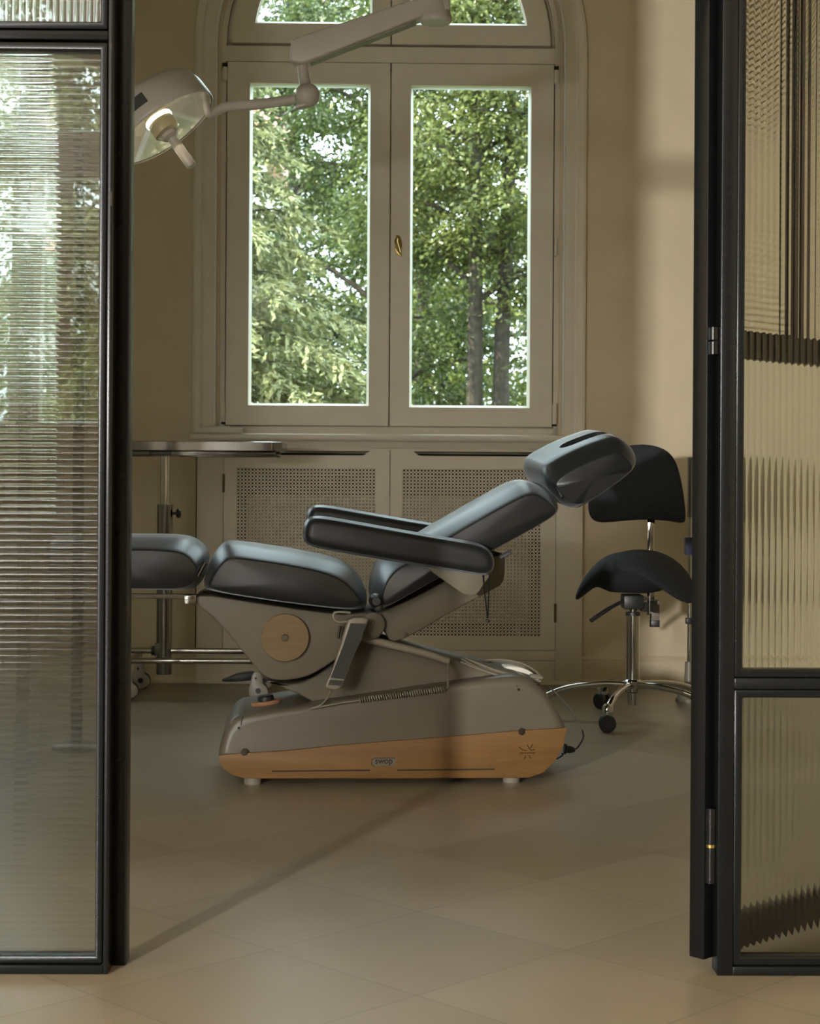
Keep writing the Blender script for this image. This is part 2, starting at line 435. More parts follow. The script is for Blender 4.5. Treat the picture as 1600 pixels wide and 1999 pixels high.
def spline(pts, n=8):
    pts = [Vector(p) for p in pts]; out = []
    for i in range(len(pts) - 1):
        p0, p1, p2, p3 = pts[max(i - 1, 0)], pts[i], pts[i + 1], pts[min(i + 2, len(pts) - 1)]
        for k in range(n):
            t = k / n
            out.append(0.5 * ((2 * p1) + (p2 - p0) * t + (2 * p0 - 5 * p1 + 4 * p2 - p3) * t * t + (3 * p1 - p0 - 3 * p2 + p3) * t ** 3))
    out.append(pts[-1]); return out

def empty(name, loc=(0, 0, 0), yaw=0.0):
    o = bpy.data.objects.new(name, None); o.empty_display_size = 0.1; col.objects.link(o)
    o.location = loc; o.rotation_euler = (0, 0, yaw); return o
def tag(o, label, cat, group=None):
    o['label'] = label; o['category'] = cat
    if group: o['group'] = group
    return o
def struct(o): o['kind'] = 'structure'; return o
def part_label(o, label): o['label'] = label; return o
def rect(x0, x1, z0, z1): return [(x0, z0), (x1, z0), (x1, z1), (x0, z1)]
def axis_m(c, d):
    return Matrix.Translation(Vector(c)) @ Vector(d).to_track_quat('Z', 'Y').to_matrix().to_4x4()

# ------------------------------------------------------------------ room shell
W = Frame(0.0, 7.55, 0.016)          # window wall
G = Frame(0.0, 3.05, 0.013)          # glazed partition
XL, XR, YB, ZC = -3.6, 2.5, -2.5, 3.7
struct(MB().box(XL - .3, XR + .3, YB - .3, 8.2, -0.2, 0.0).build('floor', 'floor'))
struct(MB().box(XL - .3, XR + .3, YB - .3, 8.2, ZC, ZC + .25).build('ceiling', 'ceiling'))
struct(MB().box(XL - .3, XL, YB - .3, 8.2, 0, ZC).build('wall_left', 'wall'))
struct(MB().box(XR, XR + .3, YB - .3, 8.2, 0, ZC).build('wall_right', 'wall'))
struct(MB().box(XL, XR, YB - .3, YB, 0, ZC).build('wall_front', 'hall_wall'))

# window geometry on the wall plane, taken from the middle window and shared by its neighbour
UC = W.x(761, 480); PX = 1 / 426.5
Z_SILL = W.z(760, 846); Z_SPR = W.z(765, 90)
R_OPEN = 331 * PX
def arch(r, zb, zs, uc, n=28):
    return [(uc - r, zb)] + [(uc - r * math.cos(math.pi * k / n), zs + r * math.sin(math.pi * k / n)) for k in range(n + 1)] + [(uc + r, zb)]
DU2 = -W.x(1032, 480) + W.x(108, 480)           # neighbour's offset along the wall
wins = [UC, UC + DU2]
ul, ur = XL - .1, XR + .1
NICHE = .8800; Z_NICHE = Z_SILL - .055            # radiator niches below the windows
srt = sorted(wins)
outline = [(ul, Z_NICHE)]
for u in srt: outline += arch(R_OPEN, Z_NICHE, Z_SPR, u)
outline += [(ur, Z_NICHE), (ur, ZC), (ul, ZC)]
def wall_piece(name, mb): struct(mb.build(name, 'wall', None, 35, W.o, (0, 0, W.yaw)))
wall_piece('wall_back', MB().prism(outline, 0.0, 0.22))
wall_piece('wall_back_left', MB().box(ul, srt[0] - NICHE, 0.0, 0.34, 0.0, Z_NICHE))
wall_piece('wall_back_middle', MB().box(srt[0] + NICHE, srt[1] - NICHE, 0.0, 0.34, 0.0, Z_NICHE))
wall_piece('wall_back_right', MB().box(srt[1] + NICHE, ur, 0.0, 0.34, 0.0, Z_NICHE))
for u in srt: wall_piece('wall_back_niche', MB().box(u - NICHE, u + NICHE, 0.172, 0.34, 0.0, Z_NICHE + .012))

def sweep(mb, prof, zb, uc, n=28):
    t = bmesh.new(); rows = [[t.verts.new((a, y, b)) for a, b in arch(r, zb, Z_SPR, uc, n)] for r, y in prof]
    k = len(rows)
    for i in range(k):
        a, b = rows[i], rows[(i + 1) % k]
        for j in range(len(a) - 1): t.faces.new((a[j], a[j + 1], b[j + 1], b[j]))
    t.faces.new([r[0] for r in rows]); t.faces.new([r[-1] for r in reversed(rows)])
    bmesh.ops.recalc_face_normals(t, faces=t.faces); mb.add(t)

def make_window(idx, uc):
    du = uc - UC
    X = lambda px, py: W.x(px, py) + du
    Z = lambda px, py: W.z(px, py)
    root = struct(empty('window_%d' % idx, W.o, W.yaw))
    # moulded casing round the opening
    m = MB()
    prof = [(336, 0.012), (337, -0.022), (341, -0.030), (347, -0.030), (360, -0.026), (364, -0.030), (366, -0.036), (376, -0.036), (381, -0.030), (384, 0.0), (384, 0.012)]
    sweep(m, [(r * PX, y) for r, y in prof], Z_SILL - .01, uc)
    m.build('casing', 'paint', root, 25)
    # fixed frame with a rebate behind the sashes
    m = MB()
    sweep(m, [(338 * PX, 0.012), (338 * PX, 0.10), (308 * PX, 0.10), (308 * PX, 0.045), (321 * PX, 0.045), (321 * PX, 0.012)], Z_SILL - .01, uc)
    m.box(uc - 336 * PX, uc + 336 * PX, 0.012, 0.10, Z_SILL - .02, Z(760, 834.5))
    m.box(uc - 318 * PX, uc + 318 * PX, 0.045, 0.10, Z(760, 834.5), Z(760, 822))
    m.box(uc - 322 * PX, uc + 322 * PX, 0.012, 0.10, Z(760, 121), Z(760, 91))
    m.box(uc - 322 * PX, uc + 322 * PX, 0.045, 0.10, Z(760, 131), Z(760, 80))
    m.build('fixed_frame', 'paint', root)
    zb, zt = Z(760, 831.5), Z(760, 124)
    hw = 318 * PX
    g = 0.0032
    for side in (-1, 1):
        if side < 0:
            x0, x1 = uc - hw, uc - g; p0, p1 = X(486, 480), X(721.5, 480); q0, q1 = Z(605, 792), Z(605, 163.5)
        else:
            x0, x1 = uc + g, uc + hw; p0, p1 = X(800, 480), X(1035, 480); q0, q1 = Z(917, 796), Z(917, 168)
        m = MB().ring(rect(x0, x1, zb, zt), rect(p0, p1, q0, q1), -0.004, 0.062)
        if side < 0: m.box(x1 - .012, x1 + .018, 0.064, 0.09, zb, zt)
        sash = m.build('sash', 'paint', root)
        b = 0.0115
        MB().sheet(rect(p0, p1, q0, q1), rect(p0 + b, p1 - b, q0 + b, q1 - b), 0.018, 0.030).build('glazing_bead', 'bead', sash)
        MB().box(p0, p1, 0.034, 0.038, q0, q1).build('pane', 'glass', sash)
        # hinge covers at the foot and head of the sash
        xe = x0 - .012 if side < 0 else x1 + .012
        MB().box(xe - .010, xe + .010, -.012, .02, Z(760, 826), Z(760, 786), .002).build('hinge_cover', 'paint', sash)
        MB().box(xe - .010, xe + .010, -.010, .02, Z(760, 160), Z(760, 134), .002).build('hinge_cover', 'paint', sash)
        MB().box(xe - .006, xe + .006, -.008, .02, Z(760, 497), Z(760, 462), .002).build('hinge_cover', 'paint', sash)
        MB().box(xe - .009, xe + .012, .006, .02, Z(760, 830), Z(760, 826)).build('hinge_slot', 'dark', sash)
        MB().box(xe - .013, xe + .011, -.002, .02, Z(760, 133), Z(760, 126)).build('hinge_slot', 'dark', sash)
        # arched light above the transom
        R, r = 311 * PX, 268.5 * PX; zs = Z_SPR
        zb2 = Z(760, 86.5); zp = Z(760, 48)
        a0 = math.asin((zp - zs) / r); xin = 37 * PX; a1 = math.acos(xin / r)
        n = 22
        out, inn = [], []
        for i in range(n + 1):
            a = a0 + (a1 - a0) * i / n; inn.append((r * math.cos(a), zs + r * math.sin(a)))
            f = i / n; b0 = math.asin(max(-1, (zb2 - zs) / R)); b1 = math.acos(g / R)
            bb = b0 + (b1 - b0) * f; out.append((R * math.cos(bb), zs + R * math.sin(bb)))
        out.append((g, zb2)); inn.append((xin, zp))
        S = lambda q: [(uc + side * a, b) for a, b in q]
        asash = MB().ring(S(out), S(inn), -0.004, 0.062).build('arched_sash', 'paint', root)
        cxm = sum(a for a, _ in inn) / len(inn); czm = sum(b for _, b in inn) / len(inn)
        ins = [(a + (cxm - a) * .035, b + (czm - b) * .055) for a, b in inn]
        MB().sheet(S(inn), S(ins), 0.018, 0.030).build('glazing_bead', 'bead', asash)
        MB().prism(S(inn), 0.034, 0.038).build('pane', 'glass', asash)
    MB().box(uc - .020, uc + .020, .064, .09, Z(760, 86.5), Z_SPR + 309 * PX).build('arch_mullion', 'paint', root)
    # brass espagnolette handle
    hx, hz = X(777, 478), Z(777, 478)
    m = MB()
    m.prism(smooth_poly([(hx - .012, hz + .045), (hx + .004, hz + .042), (hx + .016, hz + .02), (hx + .018, hz - .012), (hx + .013, hz - .035), (hx + .020, hz - .058), (hx + .002, hz - .048), (hx - .014, hz - .028), (hx - .015, hz + .008), (hx - .010, hz + .025)], 2), -.010, -.003, .002, 2)
    m.tube(spline([(hx - .006, -.028, hz + .026), (hx - .010, -.034, hz + .008), (hx - .004, -.034, hz - .012), (hx + .006, -.030, hz - .040)], 6), [.006 + .0035 * math.sin(math.pi * i / 18) for i in range(19)], 10)
    m.tube([(hx - .006, -.03, hz + .022), (hx - .006, -.003, hz + .022)], .007, 10)
    m.build('window_handle', 'brass', root)
    return root
make_window(1, wins[0]); make_window(2, wins[1])
for u in wins:                                   # sky portals: they give no light, they only guide the sampling of the sky
    zc_ = (Z_SILL + Z_SPR + R_OPEN) / 2; c_ = W.o + W.e1 * u + W.e2 * .16; n_ = -W.e2
    p = light('sky_portal', 'AREA', (c_.x, c_.y, zc_), (c_.x + n_.x, c_.y + n_.y, zc_), 1.0, (1, 1, 1), shape='RECTANGLE', size=2 * R_OPEN, size_y=Z_SPR + R_OPEN - Z_SILL)
    p.data.cycles.is_portal = True

# ------------------------------------------------------------------ sills, radiator covers, radiators
def grille(mb, x0, x1, z0, z1, y, pitch):
    nx, nz = round((x1 - x0) / pitch), round((z1 - z0) / pitch)
    px_, pz_ = (x1 - x0) / nx, (z1 - z0) / nz
    bm = mb.bm; ch = 0.17; r = 0.27
    oct_ = [(math.cos(math.pi / 8 + k * math.pi / 4) * r, math.sin(math.pi / 8 + k * math.pi / 4) * r) for k in range(8)]
    sq = [(.5, .5 - ch), (.5 - ch, .5), (-.5 + ch, .5), (-.5, .5 - ch), (-.5, -.5 + ch), (-.5 + ch, -.5), (.5 - ch, -.5), (.5, -.5 + ch)]
    for i in range(nx):
        for j in range(nz):
            cx_, cz_ = x0 + (i + .5) * px_, z0 + (j + .5) * pz_
            O = [bm.verts.new((cx_ + a * px_, y, cz_ + b * pz_)) for a, b in sq]
            I = [bm.verts.new((cx_ + a * px_, y, cz_ + b * pz_)) for a, b in oct_]
            I2 = [bm.verts.new((cx_ + a * px_, y + .003, cz_ + b * pz_)) for a, b in oct_]
            for k in range(8):
                k2 = (k + 1) % 8
                bm.faces.new((O[k], O[k2], I[k2], I[k])); bm.faces.new((I[k], I[k2], I2[k2], I2[k]))

def make_cover(uc, label):
    du = uc - UC; c = -0.05
    X = lambda px, py: W.x(px, py, c) + du
    Z = lambda px, py: W.z(px, py, c)
    root = tag(empty('radiator_cabinet', (W.o.x + uc * math.cos(W.yaw), W.o.y + uc * math.sin(W.yaw), 0), W.yaw), label, 'cabinet')
    L = Matrix.Translation((-uc, 0, 0))
    def fin(m, name, mt, par):
        m.bm.transform(L); return m.build(name, mt, par)
    zt, zr, zpl = Z(760, 875.5), Z(760, 1268), Z(760, 1288)
    zp2 = Z(760, 1331)
    m = MB()
    xa, xb, xc, xd, xm = X(384, 1000), X(436.5, 1000), X(1084, 1000), X(1137, 1000), X(760.5, 1000)
    m.box(xa, xb - .002, c, 0.168, 0.0, zt, .002); m.box(xc + .002, xd, c, 0.168, 0.0, zt, .002)
    m.box(xb - .002, xc + .002, c, -.03, zpl, zr - .002, .002)
    m.box(xb - .002, xc + .002, -.030, 0.168, 0.0, 0.02); m.box(xb - .002, xc + .002, -.030, 0.168, zt - .012, zt)
    fin(m, 'case', 'paint', root)
    m = MB().box(xb - .002, xc + .002, -.044, -.028, zp2, zpl - .002).box(xa + .004, xd - .004, -.062, -.049, 0, zp2 + .004, .004)
    fin(m, 'plinth', 'paint', root)
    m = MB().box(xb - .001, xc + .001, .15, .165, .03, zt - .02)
    fin(m, 'back_panel', 'dark', root)  # near-black colour paints in the shade behind the grille
    for side in (0, 1):
        x0, x1 = (xb, xm - .0015) if side == 0 else (xm + .0015, xc)
        g0, g1 = (X(461.5, 1000), X(732.5, 1000)) if side == 0 else (X(785, 1000), X(1056, 1000))
        gz0, gz1 = Z(760, 1242), Z(760, 915)
        zt2 = zt - .003; cz = Z(760, 889.5)
        k0, k1 = (X(475, 880), X(726, 880)) if side == 0 else (X(802, 880), X(1046, 880))
        s = .032
        outer = [(x0, zr), (x1, zr), (x1, zt2), (k1, zt2), (k1 - s, cz + .004), (k1 - s - .012, cz), (k0 + s + .012, cz), (k0 + s, cz + .004), (k0, zt2), (x0, zt2)]
        m = MB().prism(outer, c - .004, c + .016, holes=[rect(g0, g1, gz0, gz1)])
        d = fin(m, 'door', 'paint', root)
        m = MB(); grille(m, g0, g1, gz0, gz1, c + .003, 6.72 * PX * .993)
        fin(m, 'perforated_grille', 'paint', d)
        xh = x0 - .001 if side == 0 else x1 + .001
        for py in (945, 1195): fin(MB().tube([(xh, c - .006, Z(760, py + 18)), (xh, c - .006, Z(760, py - 18))], .0055, 8), 'hinge', 'old_brass', d)
    return root
def make_sill(uc, label):
    du = uc - UC; c = -0.09
    x0, x1 = W.x(371, 860, c) + du, W.x(1141, 860, c) + du
    z1 = W.z(760, 847, c); z0 = W.z(760, 862, c); z2 = W.z(760, 874.5, c)
    h = z1 - z0
    prof = [(0.012, z1)] + [(c + h / 2 - h / 2 * math.sin(a), (z0 + z1) / 2 + h / 2 * math.cos(a)) for a in [math.pi * k / 10 for k in range(11)]] + [(-.070, z0), (-.066, z0 - .006), (-.058, z2 + .006), (-.054, z2), (0.012, z2)]
    t = bmesh.new(); A = [t.verts.new((x0, y, z)) for y, z in prof]; B = [t.verts.new((x1, y, z)) for y, z in prof]
    t.faces.new(A); t.faces.new(B[::-1])
    for i in range(len(prof)):
        j = (i + 1) % len(prof); t.faces.new((A[i], B[i], B[j], A[j]))
    bmesh.ops.recalc_face_normals(t, faces=t.faces)
    m = MB(); m.add(t); o = m.build('window_sill', 'sill', None, 30, W.o, (0, 0, W.yaw)); struct(o)
    return o
make_sill(wins[0], ''); make_sill(wins[1], '')
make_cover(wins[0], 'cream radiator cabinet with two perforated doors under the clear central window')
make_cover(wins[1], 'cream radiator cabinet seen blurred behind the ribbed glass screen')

def make_radiator(uc, label):
    du = uc - UC
    x0, x1 = W.x(484, 1000, .05) + du, W.x(1030, 1000, .05) + du
    z0, z1 = W.z(760, 1212, .05), W.z(760, 970, .05)
    root = tag(empty('radiator', (W.o.x + uc * math.cos(W.yaw), W.o.y + uc * math.sin(W.yaw), 0), W.yaw), label, 'radiator')
    m = MB(); x0 -= uc; x1 -= uc
    m.box(x0, x1, -.022, .0, z0, z1, .006); m.box(x0 + .01, x1 - .01, .0, .06, z0 + .02, z1 - .02)
    m.build('panel', 'radiator', root)
    for xq in (x0 + .05, x1 - .05): MB().tube([(xq, .03, 0.0), (xq, .03, z0 + .04)], .01, 10).build('supply_pipe', 'radiator', root)
make_radiator(wins[0], 'pale panel radiator behind the perforated doors under the central window')
make_radiator(wins[1], 'pale panel radiator in the cabinet behind the ribbed glass screen')

# skirting on the window wall
def skirting(name, u0, u1):
    z1 = W.z(1230, 1281); zc = W.z(1230, 1291)
    prof = [(0.005, 0), (-.026, 0), (-.026, .012), (-.020, .020), (-.018, .024), (-.018, zc), (-.014, zc + .004), (-.017, zc + .010), (-.010, z1 - .004), (-.004, z1), (0.005, z1)]
    t = bmesh.new(); A = [t.verts.new((u0, y, z)) for y, z in prof]; B = [t.verts.new((u1, y, z)) for y, z in prof]
    t.faces.new(A); t.faces.new(B[::-1])
    for i in range(len(prof)):
        j = (i + 1) % len(prof); t.faces.new((A[i], B[i], B[j], A[j]))
    bmesh.ops.recalc_face_normals(t, faces=t.faces)
    m = MB(); m.add(t); struct(m.build(name, 'wall', None, 30, W.o, (0, 0, W.yaw)))
c0 = W.x(1137, 1000, -.05)
skirting('baseboard_right', c0, XR + .02)
skirting('baseboard_back', W.x(1137, 1000, -.05) + DU2, W.x(384, 1000, -.05))

# white box on the sill with its cable running up and round the window casing
bx0 = W.pt(425, 840, -.07)
cb = tag(empty('cable_box', W.o + W.e1 * bx0[0] - W.e2 * .06 + Vector((0, 0, Z_SILL)), W.yaw), 'flat white plastic box on the window sill with a white cable rising along the casing', 'cable box')
BL = Matrix.Translation((-bx0[0], .06, -Z_SILL))
za = W.z(425, 845.5, -.07)
m = MB().box(W.x(379, 840, -.07), W.x(474, 840, -.07), -.085, -.036, za, W.z(425, 834, -.07), .003); m.bm.transform(BL); m.build('body', 'white_paint', cb)
m = MB().box(W.x(416, 840, -.07), W.x(448, 840, -.07), -.080, -.050, W.z(425, 834, -.07), W.z(425, 831.5, -.07), .001); m.bm.transform(BL); m.build('clip', 'white_paint', cb)
path = [Vector((a_, -.036, b_)) for a_, b_ in arch(338.5 * PX, W.z(425, 834, -.05), Z_SPR, wins[0], 40)]
m = MB().tube(path, .0042, 8); m.bm.transform(BL); m.build('cable', 'white_cable', cb)

# ------------------------------------------------------------------ glazed partition
def reeded_pane(mb, x0, x1, z0, z1, y, pitch, vertical, sag=0.0010, th=0.005, seg=7):
    L = (x1 - x0) if vertical else (z1 - z0)
    n = max(1, round(L / pitch)); p = L / n
    s = []; cusp = []
    for i in range(n):
        for k in range(seg):
            f = k / seg; s.append((i * p + f * p, sag * (1 - (2 * f - 1) ** 2))); cusp.append(k == 0)
    s.append((L, 0.0)); cusp.append(True)
    t = bmesh.new(); rows = []
    for a, h in s:
        if vertical: rows.append((t.verts.new((x0 + a, y - h, z0)), t.verts.new((x0 + a, y - h, z1)), t.verts.new((x0 + a, y + th, z0)), t.verts.new((x0 + a, y + th, z1))))
        else: rows.append((t.verts.new((x0, y - h, z0 + a)), t.verts.new((x1, y - h, z0 + a)), t.verts.new((x0, y + th, z0 + a)), t.verts.new((x1, y + th, z0 + a))))
    for a, b in zip(rows, rows[1:]):
        t.faces.new((a[0], b[0], b[1], a[1])); t.faces.new((a[2], a[3], b[3], b[2]))
        t.faces.new((a[0], a[2], b[2], b[0])); t.faces.new((a[1], b[1], b[3], a[3]))
    t.faces.new((rows[0][0], rows[0][1], rows[0][3], rows[0][2])); t.faces.new((rows[-1][0], rows[-1][2], rows[-1][3], rows[-1][1]))
    bmesh.ops.recalc_face_normals(t, faces=t.faces)
    mb.add(t)

def sub_frame(root, x0, x1, z0, z1, w, y0, y1, pane_pitch, vertical, bev=.003):
    """inner steel bead frame with its reeded pane"""
    t = MB()
    t.ring(rect(x0, x1, z0, z1), rect(x0 + w, x1 - w, z0 + w, z1 - w), y0, y1)
    bmesh.ops.bevel(t.bm, geom=[e for e in t.bm.edges if e.calc_face_angle(0) > .5], offset=bev, segments=2, affect='EDGES', profile=.5)
    f = t.build('glazing_frame', 'black_steel', root); gm = 'reeded_left' if root.name == 'door_1' else 'reeded'
    m = MB(); reeded_pane(m, x0 + w - .004, x1 - w + .004, z0 + w - .004, z1 - w + .004, (y0 + y1) / 2 + .004, pane_pitch, vertical, .0010 if gm == 'reeded_left' else .0008)
    m.build('reeded_pane', gm, f, 30)
    return f

# left fixed screen
PB = 0.006
left = struct(empty('door_1', G.o, G.yaw))
gx, gz = G.x, G.z
zt_ = gz(100, 82); zu_ = gz(100, 60); ZTOP = 2.45
xr_gap, xpost = gx(208.5, 900), gx(218.5, 900); xl_edge = -1.52
m = MB()
m.box(xr_gap, xpost, -.012, .040, 0.0, ZTOP, .002)                              # stile
m.box(xl_edge, xr_gap, -.012, .040, zt_ + .002, zu_ - .002, .003)                # transom
m.box(xl_edge, xr_gap, -.012, .040, 0.0, gz(100, 1881), .002)                    # bottom rail
m.box(xl_edge - .03, xl_edge, -.012, .040, 0.0, ZTOP, .002)
m.box(xl_edge, xr_gap, -.012, .040, 1.945, 1.985, .002)
m.box(xl_edge, xr_gap, -.012, .040, ZTOP - .04, ZTOP, .002)
m.build('steel_frame', 'black_steel', left)
sub_frame(left, xl_edge + .001, xr_gap - .002, gz(100, 1878.5), zt_ - .002, .0135, -.008, .030, .0126, False)
sub_frame(left, xl_edge + .001, xr_gap - .002, zu_ + .002, 1.943, .0135, -.008, .030, .0126, True)
sub_frame(left, xl_edge + .001, xr_gap - .002, 1.987, ZTOP - .042, .0135, -.008, .030, .0126, True)
m = MB().box(gx(221, 900, .045), gx(250.5, 900, .045), .045, .095, gz(240, 1890, .045), ZTOP, .0025)
m.build('jamb_post', 'black_steel', left)
m = MB().box(gx(214.5, 385, -.014), gx(218.5, 385, -.014), -.0135, -.010, gz(216, 402, -.014), gz(216, 374, -.014)).box(gx(215.5, 92, -.014), gx(218.5, 92, -.014), -.0135, -.010, gz(216, 97, -.014), gz(216, 83, -.014))
m.build('lock_keep', 'dark', left)

# right fixed screen
right = struct(empty('door_2', G.o, G.yaw))
xa, xb_, xw, xe = gx(1402.5, 950), gx(1413, 950), gx(1433, 950), 1.62
m = MB()
m.box(xa, xw, -.012, .040, 0.0, ZTOP, .002)
m.box(xw, xe, -.012, .040, gz(1500, 1344), gz(1500, 1322.5), .002)
m.box(xw, xe, -.012, .040, 0.0, gz(1500, 1884), .002)
m.box(xw, xe, -.012, .040, 1.945, 1.985, .002)
m.box(xw, xe, -.012, .040, ZTOP - .04, ZTOP, .002)
m.box(xe, xe + .03, -.012, .040, 0, ZTOP, .002)
m.build('steel_frame', 'black_steel', right)
sub_frame(right, xw + .001, xe - .001, gz(1500, 1321.5), 1.943, .0150, -.008, .030, .0119, True)
sub_frame(right, xw + .001, xe - .001, gz(1500, 1882), gz(1500, 1345.5), .0150, -.008, .030, .0119, True)
sub_frame(right, xw + .001, xe - .001, 1.987, ZTOP - .042, .0150, -.008, .030, .0119, True)
# head over the opening and glazing above
m = MB().box(gx(221, 900, .045), gx(1402, 950), -.012, .06, 1.86, 1.90, .002).box(gx(221, 900, .045), gx(1402, 950), -.012, .06, ZTOP - .04, ZTOP, .002)
struct(m.build('trim_1', 'black_steel', None, 35, G.o, (0, 0, G.yaw)))
struct(MB().box(xl_edge - .06, xe + .06, 0.0, .09, ZTOP, ZC).build('wall_middle_top', 'wall', None, 35, G.o, (0, 0, G.yaw)))
struct(MB().box(XL, xl_edge - .03, 0.0, .10, 0, ZC).build('wall_middle_left', 'wall', None, 35, G.o, (0, 0, G.yaw)))
struct(MB().box(xe + .03, XR, 0.0, .10, 0, ZC).build('wall_middle_right', 'wall', None, 35, G.o, (0, 0, G.yaw)))

# open door leaf, swung into the room behind the right screen
la = math.radians(43)
corner = Vector(((1373 - CX + ROLL * 923) / FPX, 1.0, 0)); dcor = 2898 * .98 / 923.0
lp = Vector((corner.x * dcor, dcor, 0))
leaf = struct(empty('door_3', lp, la))
LW, LT = 1.0, 0.034
zr0, zr1 = 0.9 + (950 - 694) / 1020.0, 0.9 + (950 - 641) / 1020.0
m = MB()
m.box(0, .034, 0, LT, .02, 2.02, .002); m.box(LW - .036, LW, 0, LT, .02, 2.02, .002)
m.box(.034, LW - .036, 0, LT, .02, .085, .002); m.box(.034, LW - .036, 0, LT, zr0, zr1, .002); m.box(.034, LW - .036, 0, LT, 1.98, 2.02, .002)
m.box(.295, .33, 0, LT, zr1, 1.98, .002)
m.build('steel_frame', 'black_steel', leaf)
m = MB(); reeded_pane(m, .03, .30, zr1 - .004, 1.984, .017, .0126, False)
m.build('reeded_pane', 'reeded', leaf, 30)
m = MB(); reeded_pane(m, .326, LW - .032, zr1 - .004, 1.984, .017, .0126, False)
m.build('reeded_pane', 'reeded', leaf, 30)
MB().box(.03, LW - .032, .015, .020, .081, zr0 + .004).build('clear_pane', 'glass', leaf)
# hinges between leaf and right screen
hinge_x = gx(1387, 1650, -.005)
for (ya, yb_, yc, yd) in ((1577, 1647, 1653, 1722), (640, 664, 668, 692)):
    h = MB().tube([(hinge_x, -.004, gz(1387, yb_)), (hinge_x, -.004, gz(1387, ya))], .0095, 14).tube([(hinge_x, -.004, gz(1387, yd)), (hinge_x, -.004, gz(1387, yc))], .0095, 14)
    h.box(hinge_x, gx(1403, 1650), -.006, .0, gz(1387, yd), gz(1387, ya))
    hh = h.build('hinge', 'black_steel', right)
    if yb_ > 1000:
        MB().tube([(hinge_x, -.004, gz(1387, yc)), (hinge_x, -.004, gz(1387, yb_))], .0085, 14).build('brass_washer', 'brass', hh)

# hall: daylight window frame and ceiling lamp behind the camera
hw3 = struct(empty('window_3', (HALL_WIN[0], YB, 0)))
m = MB().ring(rect(-.46, .46, .85, 1.80), rect(-.40, .40, .91, 1.74), 0.0, .06); m.box(-.42, .42, -.001, .012, .88, 1.77)
m.build('frame', 'paint', hw3)
t = tag(empty('ceiling_lamp', (-1.5, 0.6, 3.45)), 'round flush ceiling lamp in the hall behind the viewer', 'lamp')
MB().lathe([(.50, .25), (.50, .0), (.46, -.02)], None, 40).build('housing', 'lamp_white', t)
MB().lathe([(.46, -.021), (.44, -.04), (0, -.06)], None, 40).build('diffuser', 'lamp_disc', t)

# ------------------------------------------------------------------ treatment chair
C = Frame(0.0, 4.825, math.radians(4.2))
chair = tag(empty('treatment_chair', C.o, C.yaw), 'reclined charcoal leather treatment chair on a grey base with oak side panels', 'treatment chair')
YN, YF = 0.155, 0.595
# base body
base_px = [(425, 1482), (428, 1458), (437, 1430), (450, 1408), (464, 1397), (480, 1394), (600, 1377), (800, 1347), (960, 1324), (1000, 1320), (1028, 1324), (1052, 1338), (1076, 1367), (1095, 1398), (1107, 1424), (1102, 1450), (1086, 1483), (1062, 1508), (1032, 1518), (800, 1520), (478, 1520), (452, 1513), (434, 1499)]
m = MB().cushion(smooth_poly(C.poly(base_px, YN), 1), YN, YF, .022, 6)
base = m.build('base', 'greige', chair, 40)
# oak panels on both long sides
oak_px = [(426.5, 1476), (440, 1472.5), (560, 1465), (660, 1455), (760, 1446.5), (900, 1436), (1020, 1425.5), (1106, 1421), (1101, 1452), (1085, 1484), (1061, 1508), (1032, 1518.5), (800, 1520), (478, 1520), (452, 1513), (434, 1499), (427, 1485)]
op = C.poly(oak_px, YN - .008)
oak = MB().prism(op, YN - .009, YN + .012, .003, 2).build('oak_side_panel', 'oak', chair)
MB().prism(op, YF - .012, YF + .009, .003, 2).build('oak_side_panel', 'oak', chair)
yf = YN - .0098
for (a, b, y_a, y_b) in ((530, 722, 1505.5, 1503.8), (775, 965, 1503.6, 1501.6)):
    m = MB(); p0, p1 = C.pt(a, y_a, yf), C.pt(b, y_b, yf)
    m.prism([(p0[0], p0[1] - .0022), (p1[0], p1[1] - .0022), (p1[0], p1[1] + .0022), (p0[0], p0[1] + .0022)], yf - .0002, yf + .002)
    part_label(m.build('slot', 'dark', oak), 'thin black slot')
# maker's plate with its lettering
pl = C.poly([(724, 1481), (731, 1479.5), (772, 1479.5), (772, 1495), (731, 1495), (725, 1490)], yf)
plate_o = part_label(MB().prism(pl, yf - .0004, yf + .002).build('name_plate', 'plate', oak), 'small plate lettered swop')
pts = [C.v(731, 1497, yf - .001), C.v(725.5, 1492, yf - .001), C.v(725.5, 1483, yf - .001), C.v(731, 1480, yf - .001), C.v(771, 1480, yf - .001)]
MB().tube(pts, .0011, 6).build('plate_rim', 'dark', plate_o)
cu = bpy.data.curves.new('lettering', 'FONT'); cu.body = 'swop'; cu.align_x = 'CENTER'; cu.size = .0255; cu.extrude = .0005; cu.offset = .0004; cu.space_character = .98
to = bpy.data.objects.new('lettering', cu); col.objects.link(to); cu.materials.append(M['dark'])
to.parent = plate_o; q = C.pt(749, 1490.5, yf - .001); to.location = (q[0], yf - .001, q[1]); to.rotation_euler = (math.pi / 2, 0, 0)
bpy.context.view_layer.update()
lm = bpy.data.meshes.new_from_object(to.evaluated_get(bpy.context.evaluated_depsgraph_get()))
lo = bpy.data.objects.new('lettering', lm); col.objects.link(lo); lo.parent = plate_o; lo.location = to.location; lo.rotation_euler = to.rotation_euler
if not lm.materials: lm.materials.append(M['dark'])
bpy.data.objects.remove(to); lo.name = 'lettering'
